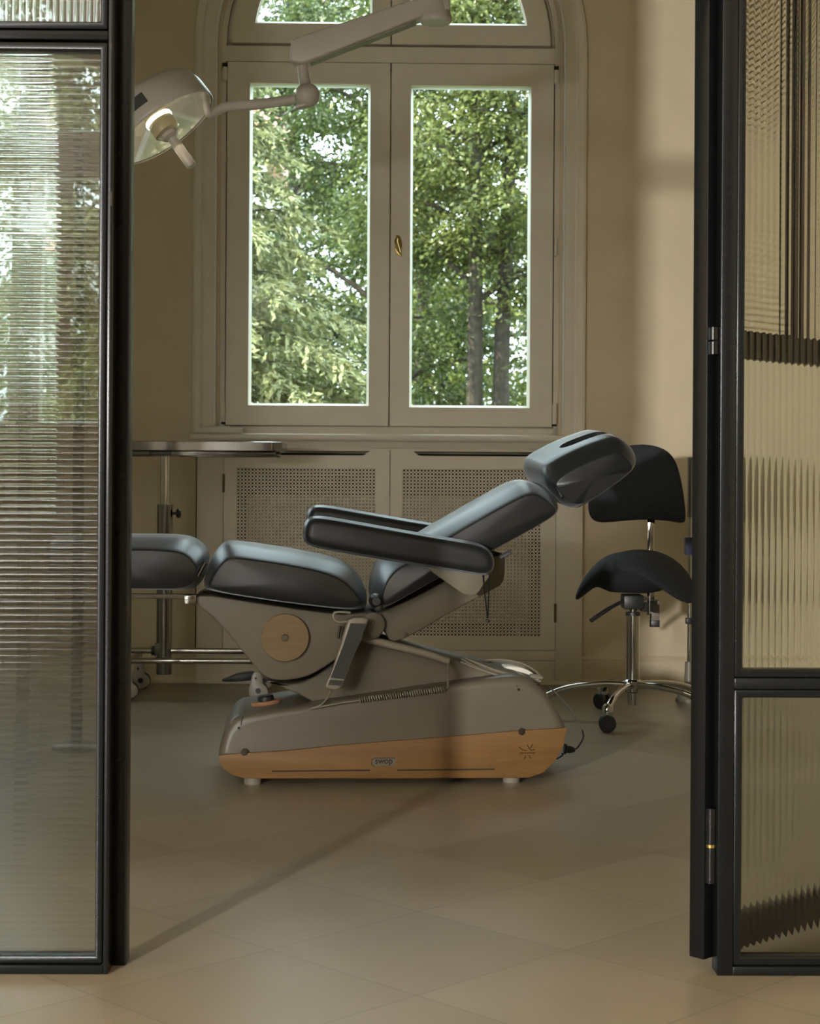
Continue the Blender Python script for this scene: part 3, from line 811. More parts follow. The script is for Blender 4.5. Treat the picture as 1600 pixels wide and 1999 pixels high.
# small engraved emblem near the head end
m = MB()
def stroke(a, b, w=.0013):
    m.tube([C.v(a[0], a[1], yf), C.v(b[0], b[1], yf)], w, 6)
for a, b in (((1014, 1470), (1044, 1470)), ((1022, 1482), (1026, 1475)), ((1036, 1480), (1032, 1475)), ((1013, 1458), (1019, 1464)), ((1019, 1464), (1028, 1465.5)), ((1044, 1463), (1035, 1465)), ((1029, 1454), (1032, 1461)), ((1040, 1452), (1035, 1460)), ((1032, 1461), (1036, 1463))):
    stroke(a, b)
part_label(m.build('engraved_emblem', 'engraving', oak), 'faint engraved emblem of short strokes')
def screw(px, py, y, r, slot_deg, parent, name='screw'):
    q = C.pt(px, py, y)
    mm = Matrix.Translation((q[0], y, q[1])) @ Matrix.Rotation(math.pi / 2, 4, 'X')
    o = MB().lathe([(r, -.002), (r, .0018), (r * .85, .003), (0, .003)], mm, 24).build(name, 'steel', parent)
    dx, dz = math.cos(math.radians(slot_deg)) * r * .9, math.sin(math.radians(slot_deg)) * r * .9
    MB().tube([(q[0] - dx, y - .0032, q[1] - dz), (q[0] + dx, y - .0032, q[1] + dz)], .0007, 6).build('screw_slot', 'dark', o)
    return o
screw(477, 1468, yf, .0105, 100, oak); screw(1018, 1428, yf, .0105, 60, oak)
screw(466, 1421, YN - .001, .004, 0, base); screw(1012, 1346, YN - .001, .004, 0, base)
# dark seams on the body
def seam(pts_px, ys):
    MB().tube([C.v(a, b, y) for (a, b), y in zip(pts_px, ys)], .0013, 6).build('body_seam', 'dark', base)
seam([(470, 1416), (473, 1402)], [YN - .0005, YN + .006])
q0, q1 = C.pt(474, 1396, YN + .02), C.pt(484, 1362, YF - .02)
MB().tube([(q0[0], YN + .004, q0[1] - .006), (q0[0] + .001, YN + .018, q0[1] + .0015), (q0[0] + .001, YF - .02, q0[1] + .0015)], .0013, 6).build('body_seam', 'dark', base)
q0 = C.pt(1006, 1333, YN + .01)
MB().tube([(q0[0] + .004, YN - .0006, q0[1] - .012), (q0[0], YN + .006, q0[1] + .0035), (q0[0] - .002, YN + .02, q0[1] + .0105), (q0[0] - .004, YN + .16, q0[1] + .0112)], .0012, 6).build('body_seam', 'dark', base)
# control knob on the base top
kz = C.pt(520, 1386, .30)
tilt = math.atan2(74, 515) * .98
kxy = C.x(520, 1375, .33)
def base_top(x, y):      # height of the sloping top
    xa, za = C.pt(480, 1394, YN); xb2, zb2 = C.pt(960, 1324, YN)
    return za + (zb2 - za) * (x - xa) / (xb2 - xa)
km = Matrix.Translation((kxy, .33, base_top(kxy, .33))) @ Matrix.Rotation(-tilt, 4, 'Y')
kn = part_label(MB().lathe([(.046, -.004), (.0475, .006), (.045, .010), (0, .010)], km, 40).build('wooden_dial', 'walnut', chair), 'round brown wooden dial with black cap')
MB().lathe([(.025, .0098), (.025, .022), (.022, .026), (0, .027)], km, 32).build('dial_cap', 'black_plastic', kn)
# rubber feet
for (px, py) in ((493, 1526), (1000, 1523)):
    for y in (YN + .035, YF - .035):
        q = C.pt(px, py, YN + .01)
        MB().lathe([(.025, 0.0), (.027, .004), (.027, .034)], Matrix.Translation((q[0], y, 0)), 24).build('rubber_foot', 'pale_plastic', chair)
# lifting arm between base and seat
arm_px = [(515, 1325), (555, 1337), (600, 1330), (645, 1298), (690, 1262), (715, 1241), (760, 1254), (870, 1284), (1000, 1312), (1050, 1330), (1010, 1360), (640, 1392), (598, 1362), (540, 1338)]
part_label(MB().prism(smooth_poly(C.poly(arm_px, .24), 1), .24, .51, .006, 3).build('lifting_arm', 'plate', chair), 'beige sloping lifting arm cover')
# side cheeks of the seat with oak disc
cheek_px = [(372, 1172), (395, 1160), (470, 1172), (560, 1186), (660, 1200), (690, 1196), (735, 1196), (751, 1212), (750, 1232), (736, 1248), (712, 1250), (690, 1262), (655, 1288), (625, 1308), (596, 1322), (565, 1328), (535, 1328), (514, 1320), (500, 1305), (470, 1268), (425, 1212)]
chk = MB().prism(smooth_poly(C.poly(cheek_px, .18), 1), .18, .57, .005, 3).build('seat_cheek', 'plate', chair)
q = C.pt(556, 1245, .165)
dm = Matrix.Translation((q[0], .180, q[1])) @ Matrix.Rotation(math.pi / 2, 4, 'X')
disc = part_label(MB().lathe([(.0715, 0), (.0725, .013), (.0705, .0155), (0, .0155)], dm, 64).build('oak_disc', 'oak_disc', chair), 'round pale oak cover disc with screw')
screw(556, 1245, .1645, .0105, -65, disc)
# knuckle plates at the seat joint
q = C.pt(728, 1219, .172)
MB().lathe([(.036, 0), (.036, .010), (.033, .012), (0, .012)], Matrix.Translation((q[0], .18, q[1])) @ Matrix.Rotation(math.pi / 2, 4, 'X'), 40).build('knuckle_plate', 'plate', chair)
screw(728, 1216, .168, .005, 20, chair, 'screw')
# plate carrying the back
back_px = [(735, 1200), (760, 1188), (850, 1146), (905, 1110), (960, 1086), (985, 1078), (986, 1108), (982, 1140), (960, 1152), (894, 1187), (796, 1245), (762, 1254), (752, 1234), (735, 1206)]
bp = MB().prism(smooth_poly(C.poly(back_px, .19), 1), .19, .56, .005, 3).build('back_plate', 'plate', chair)
screw(793, 1239, .189, .006, 0, bp)
# light tube along the lifting arm
tp = [C.v(711, 1247, .20), C.v(760, 1258, .20), C.v(830, 1276, .20), C.v(876, 1291, .20)]
MB().tube(spline(tp, 5), .0125, 14).build('gas_spring', 'pale_plastic', chair)
# cushions
def leather(name, px, c, y0, y1, r, it=2, bulge=.006, seam_=False, ry=None):
    o_poly = smooth_poly(C.poly(px, c), it)
    mb = MB().cushion(o_poly, y0, y1, r, 9, bulge, ry); rim = mb.rim[3]
    o = mb.build(name, 'leather', chair, 60)
    if seam_:
        y = y0 + r * (1 - math.cos(math.pi / 2 * 3 / 7))
        ins = [(v.x, y, v.y) for v in rim]; ins.append(ins[0])
        MB().tube(ins, .0011, 5, cap=False).build('seam', 'stitch', o)
    return o
CN, CF = .10, .65
leather('seat_cushion', [(392, 1150), (396, 1122), (412, 1088), (432, 1066), (446, 1063), (520, 1073), (600, 1086), (655, 1098), (690, 1116), (714, 1146), (723, 1178), (714, 1198), (660, 1195), (560, 1183), (470, 1170), (402, 1158)], CN, CN, CF, .033, ry=.14)
leather('foot_cushion', [(85, 1060), (100, 1051), (250, 1051), (340, 1051), (368, 1058), (388, 1074), (397, 1092), (395, 1112), (386, 1140), (374, 1156), (355, 1158), (200, 1155), (95, 1153), (82, 1140), (80, 1090)], CN, CN, CF, .031, ry=.14)
leather('back_cushion', [(731, 1165), (735, 1140), (744, 1108), (760, 1091), (790, 1076), (835, 1046), (925, 994), (1000, 952), (1022, 941), (1044, 938), (1072, 950), (1096, 970), (1104, 990), (1096, 1008), (1068, 1025), (965, 1082), (860, 1133), (764, 1190), (744, 1196), (734, 1184)], CN, CN, CF, .034, ry=.14)
arm_n = [(594, 1040), (598, 1020), (608, 1011), (632, 1011), (700, 1023), (800, 1041), (900, 1058), (938, 1065), (958, 1077), (966, 1096), (963, 1114), (950, 1122), (925, 1119), (800, 1099), (700, 1082), (625, 1069), (602, 1062), (595, 1052)]
leather('armrest', arm_n, 0.0, 0.0, .095, .026)
far_px = [(600 + (a - 594) * .905, 988 + (b - 1010) * .905 - (a - 594) * .004) for a, b in arm_n]
leather('armrest', far_px, .655, .655, .75, .026)
# headrest with its breathing slot
hp = smooth_poly(C.poly([(1062, 922), (1064, 904), (1076, 892), (1130, 864), (1188, 843), (1206, 842), (1222, 850), (1240, 868), (1248, 888), (1242, 908), (1220, 926), (1180, 955), (1138, 983), (1122, 986), (1104, 980), (1082, 960), (1066, 938)], .15), 2)
hr = MB().cushion(hp, .15, .60, .040, 8, .004, .07).build('headrest', 'leather', chair, 75)
a0, a1 = C.pt(1122, 905, .30), C.pt(1200, 860, .30)
ax = Vector((a1[0] - a0[0], 0, a1[1] - a0[1])).normalized(); up = Vector((-ax.z, 0, ax.x))
cut = MB(); pts2 = []
for k in range(28):
    th_ = 2 * math.pi * k / 28; hx_, hy_ = (1 if math.cos(th_) > 0 else -1), math.sin(th_)
    L_ = .085
    pts2.append((hx_ * (L_ - .045) + .045 * math.cos(th_), .05 * hy_ * .95))
ctr = Vector(((a0[0] + a1[0]) / 2, .345, (a0[1] + a1[1]) / 2))
tb = bmesh.new()
A = [tb.verts.new(ctr + ax * p + Vector((0, q_, 0)) + up * .08) for p, q_ in pts2]; B = [tb.verts.new(ctr + ax * p * .95 + Vector((0, q_ * .95, 0)) - up * .075) for p, q_ in pts2]
tb.faces.new(A); tb.faces.new(B[::-1])
for i in range(28):
    tb.faces.new((A[i], B[i], B[(i + 1) % 28], A[(i + 1) % 28]))
bmesh.ops.recalc_face_normals(tb, faces=tb.faces)
cut.add(tb); co = cut.build('cutter', None, chair)
md = hr.modifiers.new('slot', 'BOOLEAN'); md.operation = 'DIFFERENCE'; md.object = co; md.solver = 'EXACT'
bpy.context.view_layer.update()
dg = bpy.context.evaluated_depsgraph_get()
nm = bpy.data.meshes.new_from_object(hr.evaluated_get(dg)); hr.modifiers.clear(); hr.data = nm
if not nm.materials: nm.materials.append(M['leather'])
nm.set_sharp_from_angle(angle=math.radians(50))
nm.transform(Matrix.Translation(ctr) @ Matrix.Rotation(math.radians(6.5), 4, ax) @ Matrix.Translation(-ctr))
bpy.data.objects.remove(co)
def line_seam(px_list, c, name='seam', w=.0012, parent=hr, mt='stitch'):
    return MB().tube(spline([C.v(a, b, c) for a, b in px_list], 5), w, 6).build(name, mt, parent)
# steel rod and sockets at the joints
MB().tube([C.v(400, 1098, .12), C.v(386, 1124, .12)], .006, 10).build('hinge_strap', 'steel', chair)
jq = C.pt(738, 1186, .10)
MB().lathe([(.017, -.03), (.021, -.01), (.021, .03), (.012, .045)], Matrix.Translation((C.x(733, 1172, .12), .12, C.z(733, 1172, .12))) @ Matrix.Rotation(math.pi / 2, 4, 'X'), 20).build('joint_roller', 'black_plastic', chair)
MB().sphere((jq[0], .095, jq[1]), .0135, 20).build('joint_knob', 'grey_plastic', chair)
part_label(MB().tube([C.v(1086, 948, .16), C.v(1096, 968, .16), C.v(1100, 975, .2)], .005, 8).build('headrest_stalk', 'black_plastic', chair), 'black headrest stalk')
MB().tube([C.v(1084, 958, .375), C.v(1108, 952, .375)], .012, 10).build('headrest_stalk', 'steel', chair)
# arm bracket, pull cords, fabric tag
br = [(829, 1098), (960, 1098), (962, 1118), (942, 1142), (934, 1157), (922, 1163), (906, 1161), (890, 1150), (836, 1112)]
MB().prism(smooth_poly(C.poly(br, .05), 1), .05, .062, .002, 2).build('arm_bracket', 'plate', chair)
MB().prism(smooth_poly([(a[0] + .03, a[1] + .0) for a in C.poly(br, .69)], 1), .688, .70, .002, 2).build('arm_bracket', 'plate', chair)
MB().tube([C.v(942, 1120, .045), C.v(951, 1207, .045)], .0019, 6).build('pull_cord', 'black_cord', chair)
tie = MB().tube([C.v(955, 1120, .045), C.v(952, 1207, .045)], .0019, 6).build('pull_cord', 'black_cord', chair)
MB().sphere(C.v(951.5, 1212, .045), .0065, 14, (1, 1, .8)).build('cord_bead', 'black_plastic', tie)
tg = C.poly([(972, 1086), (996, 1072), (999, 1081), (975, 1092)], .095)
tg_o = part_label(MB().prism(tg, .094, .098).build('fabric_tag', 'black_plastic', chair), 'small black fabric tag')
tg2 = C.poly([(976, 1087.5), (994, 1078.5), (995, 1080.5), (977, 1089.5)], .0938)
MB().prism(tg2, .0934, .0945).build('tag_stripe', 'stitch', tg_o)
# under-cushion rail at the foot end
MB().tube([C.v(100, 1162, .2), C.v(372, 1164, .2)], .008, 8).build('foot_rail', 'plate', chair)
MB().box(C.x(360, 1168, .2), C.x(384, 1168, .2), .16, .24, C.z(372, 1178, .2), C.z(372, 1160, .2), .003).build('foot_latch', 'steel', chair)
# cables over the lifting arm
for k, (y_, pts_) in enumerate(((.23, [(900, 1286), (930, 1302), (975, 1318), (1020, 1328), (1056, 1330)]), (.22, [(898, 1292), (940, 1308), (985, 1322), (1030, 1331)]), (.40, [(935, 1291), (970, 1288), (1010, 1293), (1040, 1306), (1060, 1326)]), (.24, [(905, 1284), (960, 1306), (1010, 1322), (1050, 1328)]), (.42, [(940, 1294), (980, 1291), (1014, 1298), (1046, 1316)]))):
    MB().tube(spline([C.v(a, b, y_) for a, b in pts_], 6), .0035, 8).build('wire', 'cable', chair)
MB().lathe([(.012, -.02), (.012, .012), (.009, .02), (.0, .02)], axis_m(C.v(1046, 1324, .28), (1, 0, -.15)), 16).build('cable_connector', 'pale_plastic', chair)
MB().lathe([(.010, .0), (.010, .025), (.006, .03)], axis_m(C.v(1036, 1333, .24), (1, 0, .1)), 14).build('cable_connector', 'pale_plastic', chair)
MB().prism(smooth_poly(C.poly([(975, 1296), (1000, 1295), (1025, 1302), (1040, 1316), (1032, 1318), (1012, 1308), (982, 1304)], .45), 2), .36, .45, .003, 2).build('cable_cover', 'white_paint', chair)
# power cord with grommet
gq = C.v(1108, 1463, .36)
m = MB().lathe([(.017, 0), (.017, .006), (.012, .008), (.012, .02), (.006, .035)], axis_m(gq + Vector((-.012, 0, .002)), (1, 0, -.12)), 18)
m.build('cord_grommet', 'black_plastic', chair)
MB().tube(spline([gq + Vector((.02, 0, 0)), C.v(1128, 1458, .36), C.v(1138, 1440, .36), C.v(1136, 1425, .36)], 8), .003, 8).build('power_cord', 'black_plastic', chair)
MB().tube(spline([C.v(1136, 1425, .36), C.v(1120, 1396, .36), C.v(1090, 1358, .36), C.v(1066, 1338, .36)], 8), .0022, 8).build('thin_lead', 'clear_cable', chair)
MB().tube(spline([gq + Vector((-.02, 0, -.012)), C.v(1098, 1474, .36), C.v(1086, 1482, .36)], 6), .0025, 8).build('power_cord', 'black_plastic', chair)

# handset hanging on the chair
hset = tag(empty('remote_handset', C.o + C.e1 * C.x(676, 1275, .12) + C.e2 * .12, C.yaw), 'pale grey remote handset with dark keypad hung on the treatment chair', 'remote control')
hL = Matrix.Translation((-C.x(676, 1275, .12), -.12, 0))
def hfin(mb, name, mt, par=None):
    mb.bm.transform(hL); return mb.build(name, mt, par or hset)
hb = [(682, 1205), (716, 1206), (719, 1213), (694, 1270), (672, 1330), (666, 1343), (652, 1348), (635, 1343), (634, 1338), (644, 1319), (662, 1268), (674, 1226)]
body = hfin(MB().prism(smooth_poly(C.poly(hb, .10), 1), .10, .14, .005, 3), 'body', 'pale_plastic')
kp = [(684, 1216.5), (714, 1217.5), (705, 1249), (681, 1300), (671, 1326), (645, 1323), (669, 1262)]
hfin(MB().prism(C.poly(kp, .0985), .0985, .103), 'keypad', 'grey_plastic')
kp2 = [(644, 1327), (670, 1329), (665, 1339), (640, 1337)]
hfin(MB().prism(C.poly(kp2, .0985), .0985, .103), 'keypad', 'grey_plastic')
hk = [C.v(686, 1212, .125), C.v(660, 1214, .125), C.v(651, 1204, .125), C.v(656, 1195, .125), C.v(684, 1196, .125)]
hfin(MB().tube(spline(hk, 4), .004, 8), 'hook', 'pale_plastic')
hfin(MB().tube([C.v(664, 1222, .155), C.v(660, 1246, .155)], .004, 8), 'hook', 'steel')
cord = [C.v(646, 1348, .12), C.v(640, 1360, .13), C.v(626, 1376, .145), C.v(604, 1384, .145), C.v(640, 1377, .145), C.v(672, 1371, .145), C.v(702, 1367, .148)]
hfin(MB().tube(spline(cord, 6), .003, 8), 'cord', 'cable')
pa, pb = C.v(700, 1367, .15), C.v(868, 1346, .15)
d_ = (pb - pa); hel = []
turns, st_ = 36, 10
e_a = Vector((0, 1, 0)); e_b = d_.normalized().cross(e_a)
for i in range(turns * st_ + 1):
    f = i / (turns * st_); an = 2 * math.pi * i / st_
    hel.append(pa + d_ * f + e_a * math.cos(an) * .0075 + e_b * math.sin(an) * .0075)
hfin(MB().tube(hel, .0024, 6), 'coiled_cord', 'cable')
hfin(MB().tube(spline([pb, C.v(874, 1342, .16), C.v(873, 1310, .18), C.v(876, 1290, .2)], 6), .0032, 8), 'cord', 'cable')

# ------------------------------------------------------------------ saddle stool
SX, SY = 0.868, 6.40
stool = tag(empty('saddle_stool', (SX, SY, 0)), 'charcoal saddle stool with backrest on a chrome five-star base with casters', 'stool')
def caster(parent, p, dirang, r=.032):
    d = Vector((math.cos(dirang), math.sin(dirang), 0)); s_ = Vector((-d.y, d.x, 0))
    for k in (-1, 1):
        MB().lathe([(r * .55, -.011), (r * .9, -.011), (r, -.007), (r, .007), (r * .9, .011), (r * .4, .011)], axis_m(Vector((p.x, p.y, r)) + s_ * .017 * k, s_), 24).build('wheel', 'black_plastic', parent)
    MB().lathe([(r * .35, -.007), (r * .35, .007)], axis_m(Vector((p.x, p.y, r)), s_), 12).build('axle', 'black_plastic', parent)
RL = .344
for k in range(5):
    a = math.radians(-113.2 + 72 * k); d = Vector((math.cos(a), math.sin(a), 0))
    path = spline([Vector((0, 0, .135)) + d * .02, Vector((0, 0, .138)) + d * .12, Vector((0, 0, .122)) + d * .24, Vector((0, 0, .092)) + d * .32, Vector((0, 0, .066)) + d * (RL + .003)], 6)
    n_ = len(path)
    rr = [.016 - .004 * math.sin(math.pi * min(1, i / (n_ * .8))) + (.008 if i > n_ * .75 else 0) * ((i / n_ - .75) / .25) for i in range(n_)]
    lg = MB().tube(path, rr, 14).build('leg', 'chrome', stool)
    MB().lathe([(.0215, .058), (.0225, .075), (.020, .092), (.012, .103), (0, .106)], Matrix.Translation(d * RL), 20).build('caster_socket', 'chrome', lg)
    caster(lg, d * RL, a + [1.9, .6, 1.2, .4, 2.2][k])
MB().lathe([(.020, .058), (.020, .105), (.034, .112), (.036, .13), (.036, .152), (.029, .158)], None, 28).build('hub', 'chrome', stool)
MB().lathe([(.0265, .155), (.0265, .412)], None, 28).build('column', 'chrome', stool)
MB().lathe([(.0285, .405), (.0285, .418), (.018, .420)], None, 28).build('column_collar', 'black_plastic', stool)
MB().lathe([(.0145, .418), (.0145, .45)], None, 20).build('piston', 'steel', stool)
MB().box(-.042, .036, -.05, .06, .432, .487, .006).box(.03, .055, -.03, .05, .422, .456, .004).build('tilt_mechanism', 'black_plastic', stool)
lv = MB(); P0, P1 = Vector((-.03, -.03, .47)), Vector((-.175, -.10, .392))
lv.tube(spline([P0, (P0 + P1) / 2 + Vector((0, 0, .004)), P1], 6), [.007] * 6 + [.0085] * 7, 10)
lv.build('lever', 'black_plastic', stool)
# saddle seat
fa = math.radians(-112); fw = Vector((math.cos(fa), math.sin(fa), 0)); sd = Vector((-fw.y, fw.x, 0))
t = bmesh.new()
NR, NA = 14, 48
def saddle(rho, phi, top):
    tt = math.sin(phi) * rho                              # +1 front, -1 rear
    f = (tt + 1) / 2
    b = .275 * (1 - f) + .185 * f
    s_ = math.copysign(abs(math.cos(phi)) ** .85, math.cos(phi)) * rho * b
    ln = tt * .205
    w_ = abs(s_) / b
    drop = .140 * w_ ** 2.2
    spine = .652 + .006 * max(0, tt) ** 2 + .012 * max(0, -tt) ** 2 - .05 * max(0, tt - .6)
    ed = math.sqrt(max(0, 1 - rho ** 5)); rim = spine - drop - .045
    if top: z = rim + .048 * ed
    else:
        k_ = min(1, max(0, (w_ - .35) / .45)); k_ = k_ * k_ * (3 - 2 * k_)
        z = (1 - k_) * (rim + (.495 - rim) * (1 - rho ** 4)) + k_ * (rim - .042 * ed)
    return fw * (ln + .005) + sd * s_ + Vector((0, 0, z))
top_c = t.verts.new(saddle(0, 0, True)); bot_c = t.verts.new(saddle(0, 0, False))
def ringv(rho, top): return [t.verts.new(saddle(rho, 2 * math.pi * k / NA, top)) for k in range(NA)]
rhos = [math.sin(math.pi / 2 * (i + 1) / NR) for i in range(NR)]
tops = [ringv(r_, True) for r_ in rhos]; bots = [ringv(r_, False) for r_ in rhos[:-1]]
for k in range(NA):
    k2 = (k + 1) % NA
    t.faces.new((top_c, tops[0][k], tops[0][k2])); t.faces.new((bot_c, bots[0][k2], bots[0][k]))
    for a, b in zip(tops, tops[1:]): t.faces.new((a[k], b[k], b[k2], a[k2]))
    for a, b in zip(bots, bots[1:] + [tops[-1]]): t.faces.new((a[k], a[k2], b[k2], b[k]))
bmesh.ops.recalc_face_normals(t, faces=t.faces)
m = MB(); m.add(t); m.build('seat', 'fabric', stool, 70)
# backrest and its post
bc = -fw * .215
SB = Frame(SX + bc.x, SY + bc.y, math.radians(-8))
bk_px = [(1147, 985), (1149, 1003), (1157, 1016), (1176, 1021), (1215, 1017), (1262, 1014), (1306, 1017), (1330, 1022), (1339, 1016), (1334, 965), (1325, 917), (1313, 890), (1293, 874), (1262, 867), (1236, 868), (1196, 874), (1172, 890), (1156, 925)]
bpoly = smooth_poly(SB.poly(bk_px, -.03), 2)
mb_ = MB().cushion(bpoly, -.03, .022, .018, 5, 0.0)
xm_ = sum(p[0] for p in bpoly) / len(bpoly)
for v in mb_.bm.verts: v.co.y += -.9 * (v.co.x - xm_) ** 2
RB = Matrix.Rotation(SB.yaw, 4, 'Z')
mb_.bm.transform(Matrix.Translation((bc.x, bc.y, 0)) @ RB)
mb_.build('backrest', 'fabric', stool, 60)
def sbv(px, py, c):
    return Matrix.Translation((bc.x, bc.y, 0)) @ RB @ SB.v(px, py, c)
m = MB(); x0_, z0_ = SB.pt(1262, 1200, .03); x1_, z1_ = SB.pt(1278, 1000, .03)
m.box(x0_, x1_, .026, .033, z0_, z1_, .002); m.bm.transform(Matrix.Translation((bc.x, bc.y, 0)) @ RB)
m.build('back_post', 'chrome', stool)
m = MB(); x0_, z0_ = SB.pt(1268, 1212, -.02); x1_, z1_ = SB.pt(1287, 1172, -.02)
m.box(x0_, x1_, -.02, .028, z0_, z1_, .002); m.bm.transform(Matrix.Translation((bc.x, bc.y, 0)) @ RB)
e_ = m.build('post_bracket', 'pale_plastic', stool)
m = MB(); x0_, z0_ = SB.pt(1267.5, 1224, -.02); x1_, z1_ = SB.pt(1287.5, 1211, -.02)
m.box(x0_, x1_, -.021, .029, z0_, z1_, .002); m.bm.transform(Matrix.Translation((bc.x, bc.y, 0)) @ RB)
m.build('bracket_cap', 'black_plastic', e_)
m = MB().box(-.012, .012, 0, .20, .455, .468); m.bm.transform(Matrix.Rotation(math.atan2(-fw.y, -fw.x) - math.pi / 2, 4, 'Z'))
m.build('back_bracket', 'black_plastic', stool)

# ------------------------------------------------------------------ stand at the right edge, behind the door
E = Frame(0.0, 6.95, 0.016)
ex = E.x(1346, 1100)
stand = tag(empty('equipment_stand', (ex, 6.95 + ex * .016, 0)), 'chrome equipment stand with a dark blue clamp beside the black door edge', 'stand')
def ez(py): return E.z(1346, py)
MB().tube([(0, 0, .06), (0, 0, ez(1000))], .009, 14).build('lower_tube', 'chrome', stand)
MB().tube([(0, 0, ez(1010)), (0, 0, ez(893))], .0115, 14).build('upper_tube', 'steel', stand)
MB().box(-.022, .03, -.02, .02, ez(1083), ez(1049), .003).build('clamp', 'blue_plastic', stand)
MB().box(-.016, .016, -.016, .016, ez(1218), ez(1206), .003).build('collar', 'black_plastic', stand)
MB().lathe([(.05, .035), (.05, .05), (.022, .06), (.018, ez(1292))], None, 24).build('base_socket', 'pale_plastic', stand)
MB().lathe([(.058, 0), (.058, .012), (.05, .02), (.045, .04)], None, 28).build('base', 'pale_plastic', stand)

# ------------------------------------------------------------------ dark pole stand
Q = Frame(0.0, 5.6, 0.0)
qx = Q.x(153, 900)
pole = tag(empty('pole_stand', (qx, 5.6, 0)), 'dark slender pole stand seen through the black-framed ribbed glass screen', 'stand')
MB().lathe([(.085, 0), (.085, .012), (.075, .022), (.03, .03)], None, 36).build('base', 'black_plastic', pole)
MB().tube([(0, 0, .02), (0, 0, 1.35)], .020, 16).build('lower_tube', 'black_plastic', pole)
MB().tube([(0, 0, 1.33), (0, 0, 2.02)], .015, 16).build('upper_tube', 'black_plastic', pole)
MB().lathe([(.026, 1.31), (.028, 1.33), (.028, 1.38), (.020, 1.39)], None, 20).build('collar', 'grey_plastic', pole)
for k in (-1, 1): MB().tube(spline([(0, 0, 2.01), (k * .05, 0, 2.035), (k * .085, 0, 2.02), (k * .095, 0, 2.05)], 5), .005, 8).build('hook', 'black_plastic', pole)

# ------------------------------------------------------------------ instrument table on the left
T = Frame(0.0, 7.0, 0.016)
tx = T.x(322, 1000)
table = tag(empty('instrument_table', (tx, 7.0 + tx * .016, 0), 0.016), 'chrome rolling instrument table with a steel tray beside the radiator cabinet', 'table')
TL = Matrix.Translation((-tx, 0, 0))
def tfin(mb, name, mt, par=None, ang=35):
    mb.bm.transform(TL); return mb.build(name, mt, par or table, ang)
x0, x1 = T.x(185, 870, -.2), T.x(551, 870, -.2)
zb_, zt2 = T.z(400, 879, -.2), T.z(500, 863, -.2)
m = MB()
rimo = smooth_poly([(x0, -.2), (x1, -.2), (x1, .2), (x0, .2)], 3, .06)
t = bmesh.new()
lv_ = [(0.0, zb_), (0.0, zt2), (.006, zt2 + .002), (.014, zt2 - .004), (.018, zb_ + .006)]
cxm, cym = (x0 + x1) / 2, 0
def insr(p, d_):
    sx = 1 - d_ / ((x1 - x0) / 2); sy = 1 - d_ / .2
    return (cxm + (p[0] - cxm) * sx, p[1] * sy)
rings = [[t.verts.new((*insr(p, d_), z)) for p in rimo] for d_, z in lv_]
for a, b in zip(rings, rings[1:]):
    for k in range(len(rimo)): t.faces.new((a[k], a[(k + 1) % len(rimo)], b[(k + 1) % len(rimo)], b[k]))
t.faces.new(rings[0][::-1]); t.faces.new(rings[-1])
bmesh.ops.recalc_face_normals(t, faces=t.faces); m.add(t)
tfin(m, 'tray', 'steel')
m = MB().box(x0 + .03, x1 - .03, -.16, -.14, zb_ - .022, zb_, .003).box(x0 + .03, x1 - .03, .14, .16, zb_ - .022, zb_, .003).box(tx - .05, tx + .05, -.16, .16, zb_ - .022, zb_ - .002, .003)
tfin(m, 'tray_support', 'steel')
r_in = (T.x(333, 930) - T.x(314, 930)) / 2; r_out = (T.x(338, 1100) - T.x(307, 1100)) / 2
tfin(MB().tube([(tx, 0, T.z(322, 1000)), (tx, 0, zb_ - .02)], r_in, 18), 'upper_column', 'chrome')
oc = tfin(MB().tube([(tx, 0, .10), (tx, 0, T.z(322, 985))], r_out, 20), 'lower_column', 'steel')
m = MB().lathe([(.006, 0), (.006, .012), (.018, .016), (.021, .026), (.014, .034), (0, .035)], axis_m((tx + r_out, 0, T.z(322, 1002)), (1, 0, 0)), 16)
m.bm.transform(TL); m.build('clamp_knob', 'black_plastic', oc)
m = MB().box(T.x(303, 1268), T.x(331, 1268), -.03, .03, T.z(322, 1281), T.z(322, 1254), .004)
tfin(m, 'column_socket', 'steel')
z_a, z_b = T.z(322, 1270), T.z(322, 1290, -.05)
tfin(MB().tube([(T.x(205, 1270), 0, z_a), (T.x(520, 1270), 0, z_a)], .013, 14), 'base_bar', 'chrome')
tfin(MB().tube([(T.x(205, 1290, -.05), -.05, z_b), (T.x(510, 1290, -.05), -.05, z_b)], .012, 14), 'base_bar', 'chrome')
tfin(MB().tube([(T.x(296, 1270) , 0, z_a), (T.x(303, 1270), 0, z_a)], .020, 16), 'bar_collar', 'black_plastic')
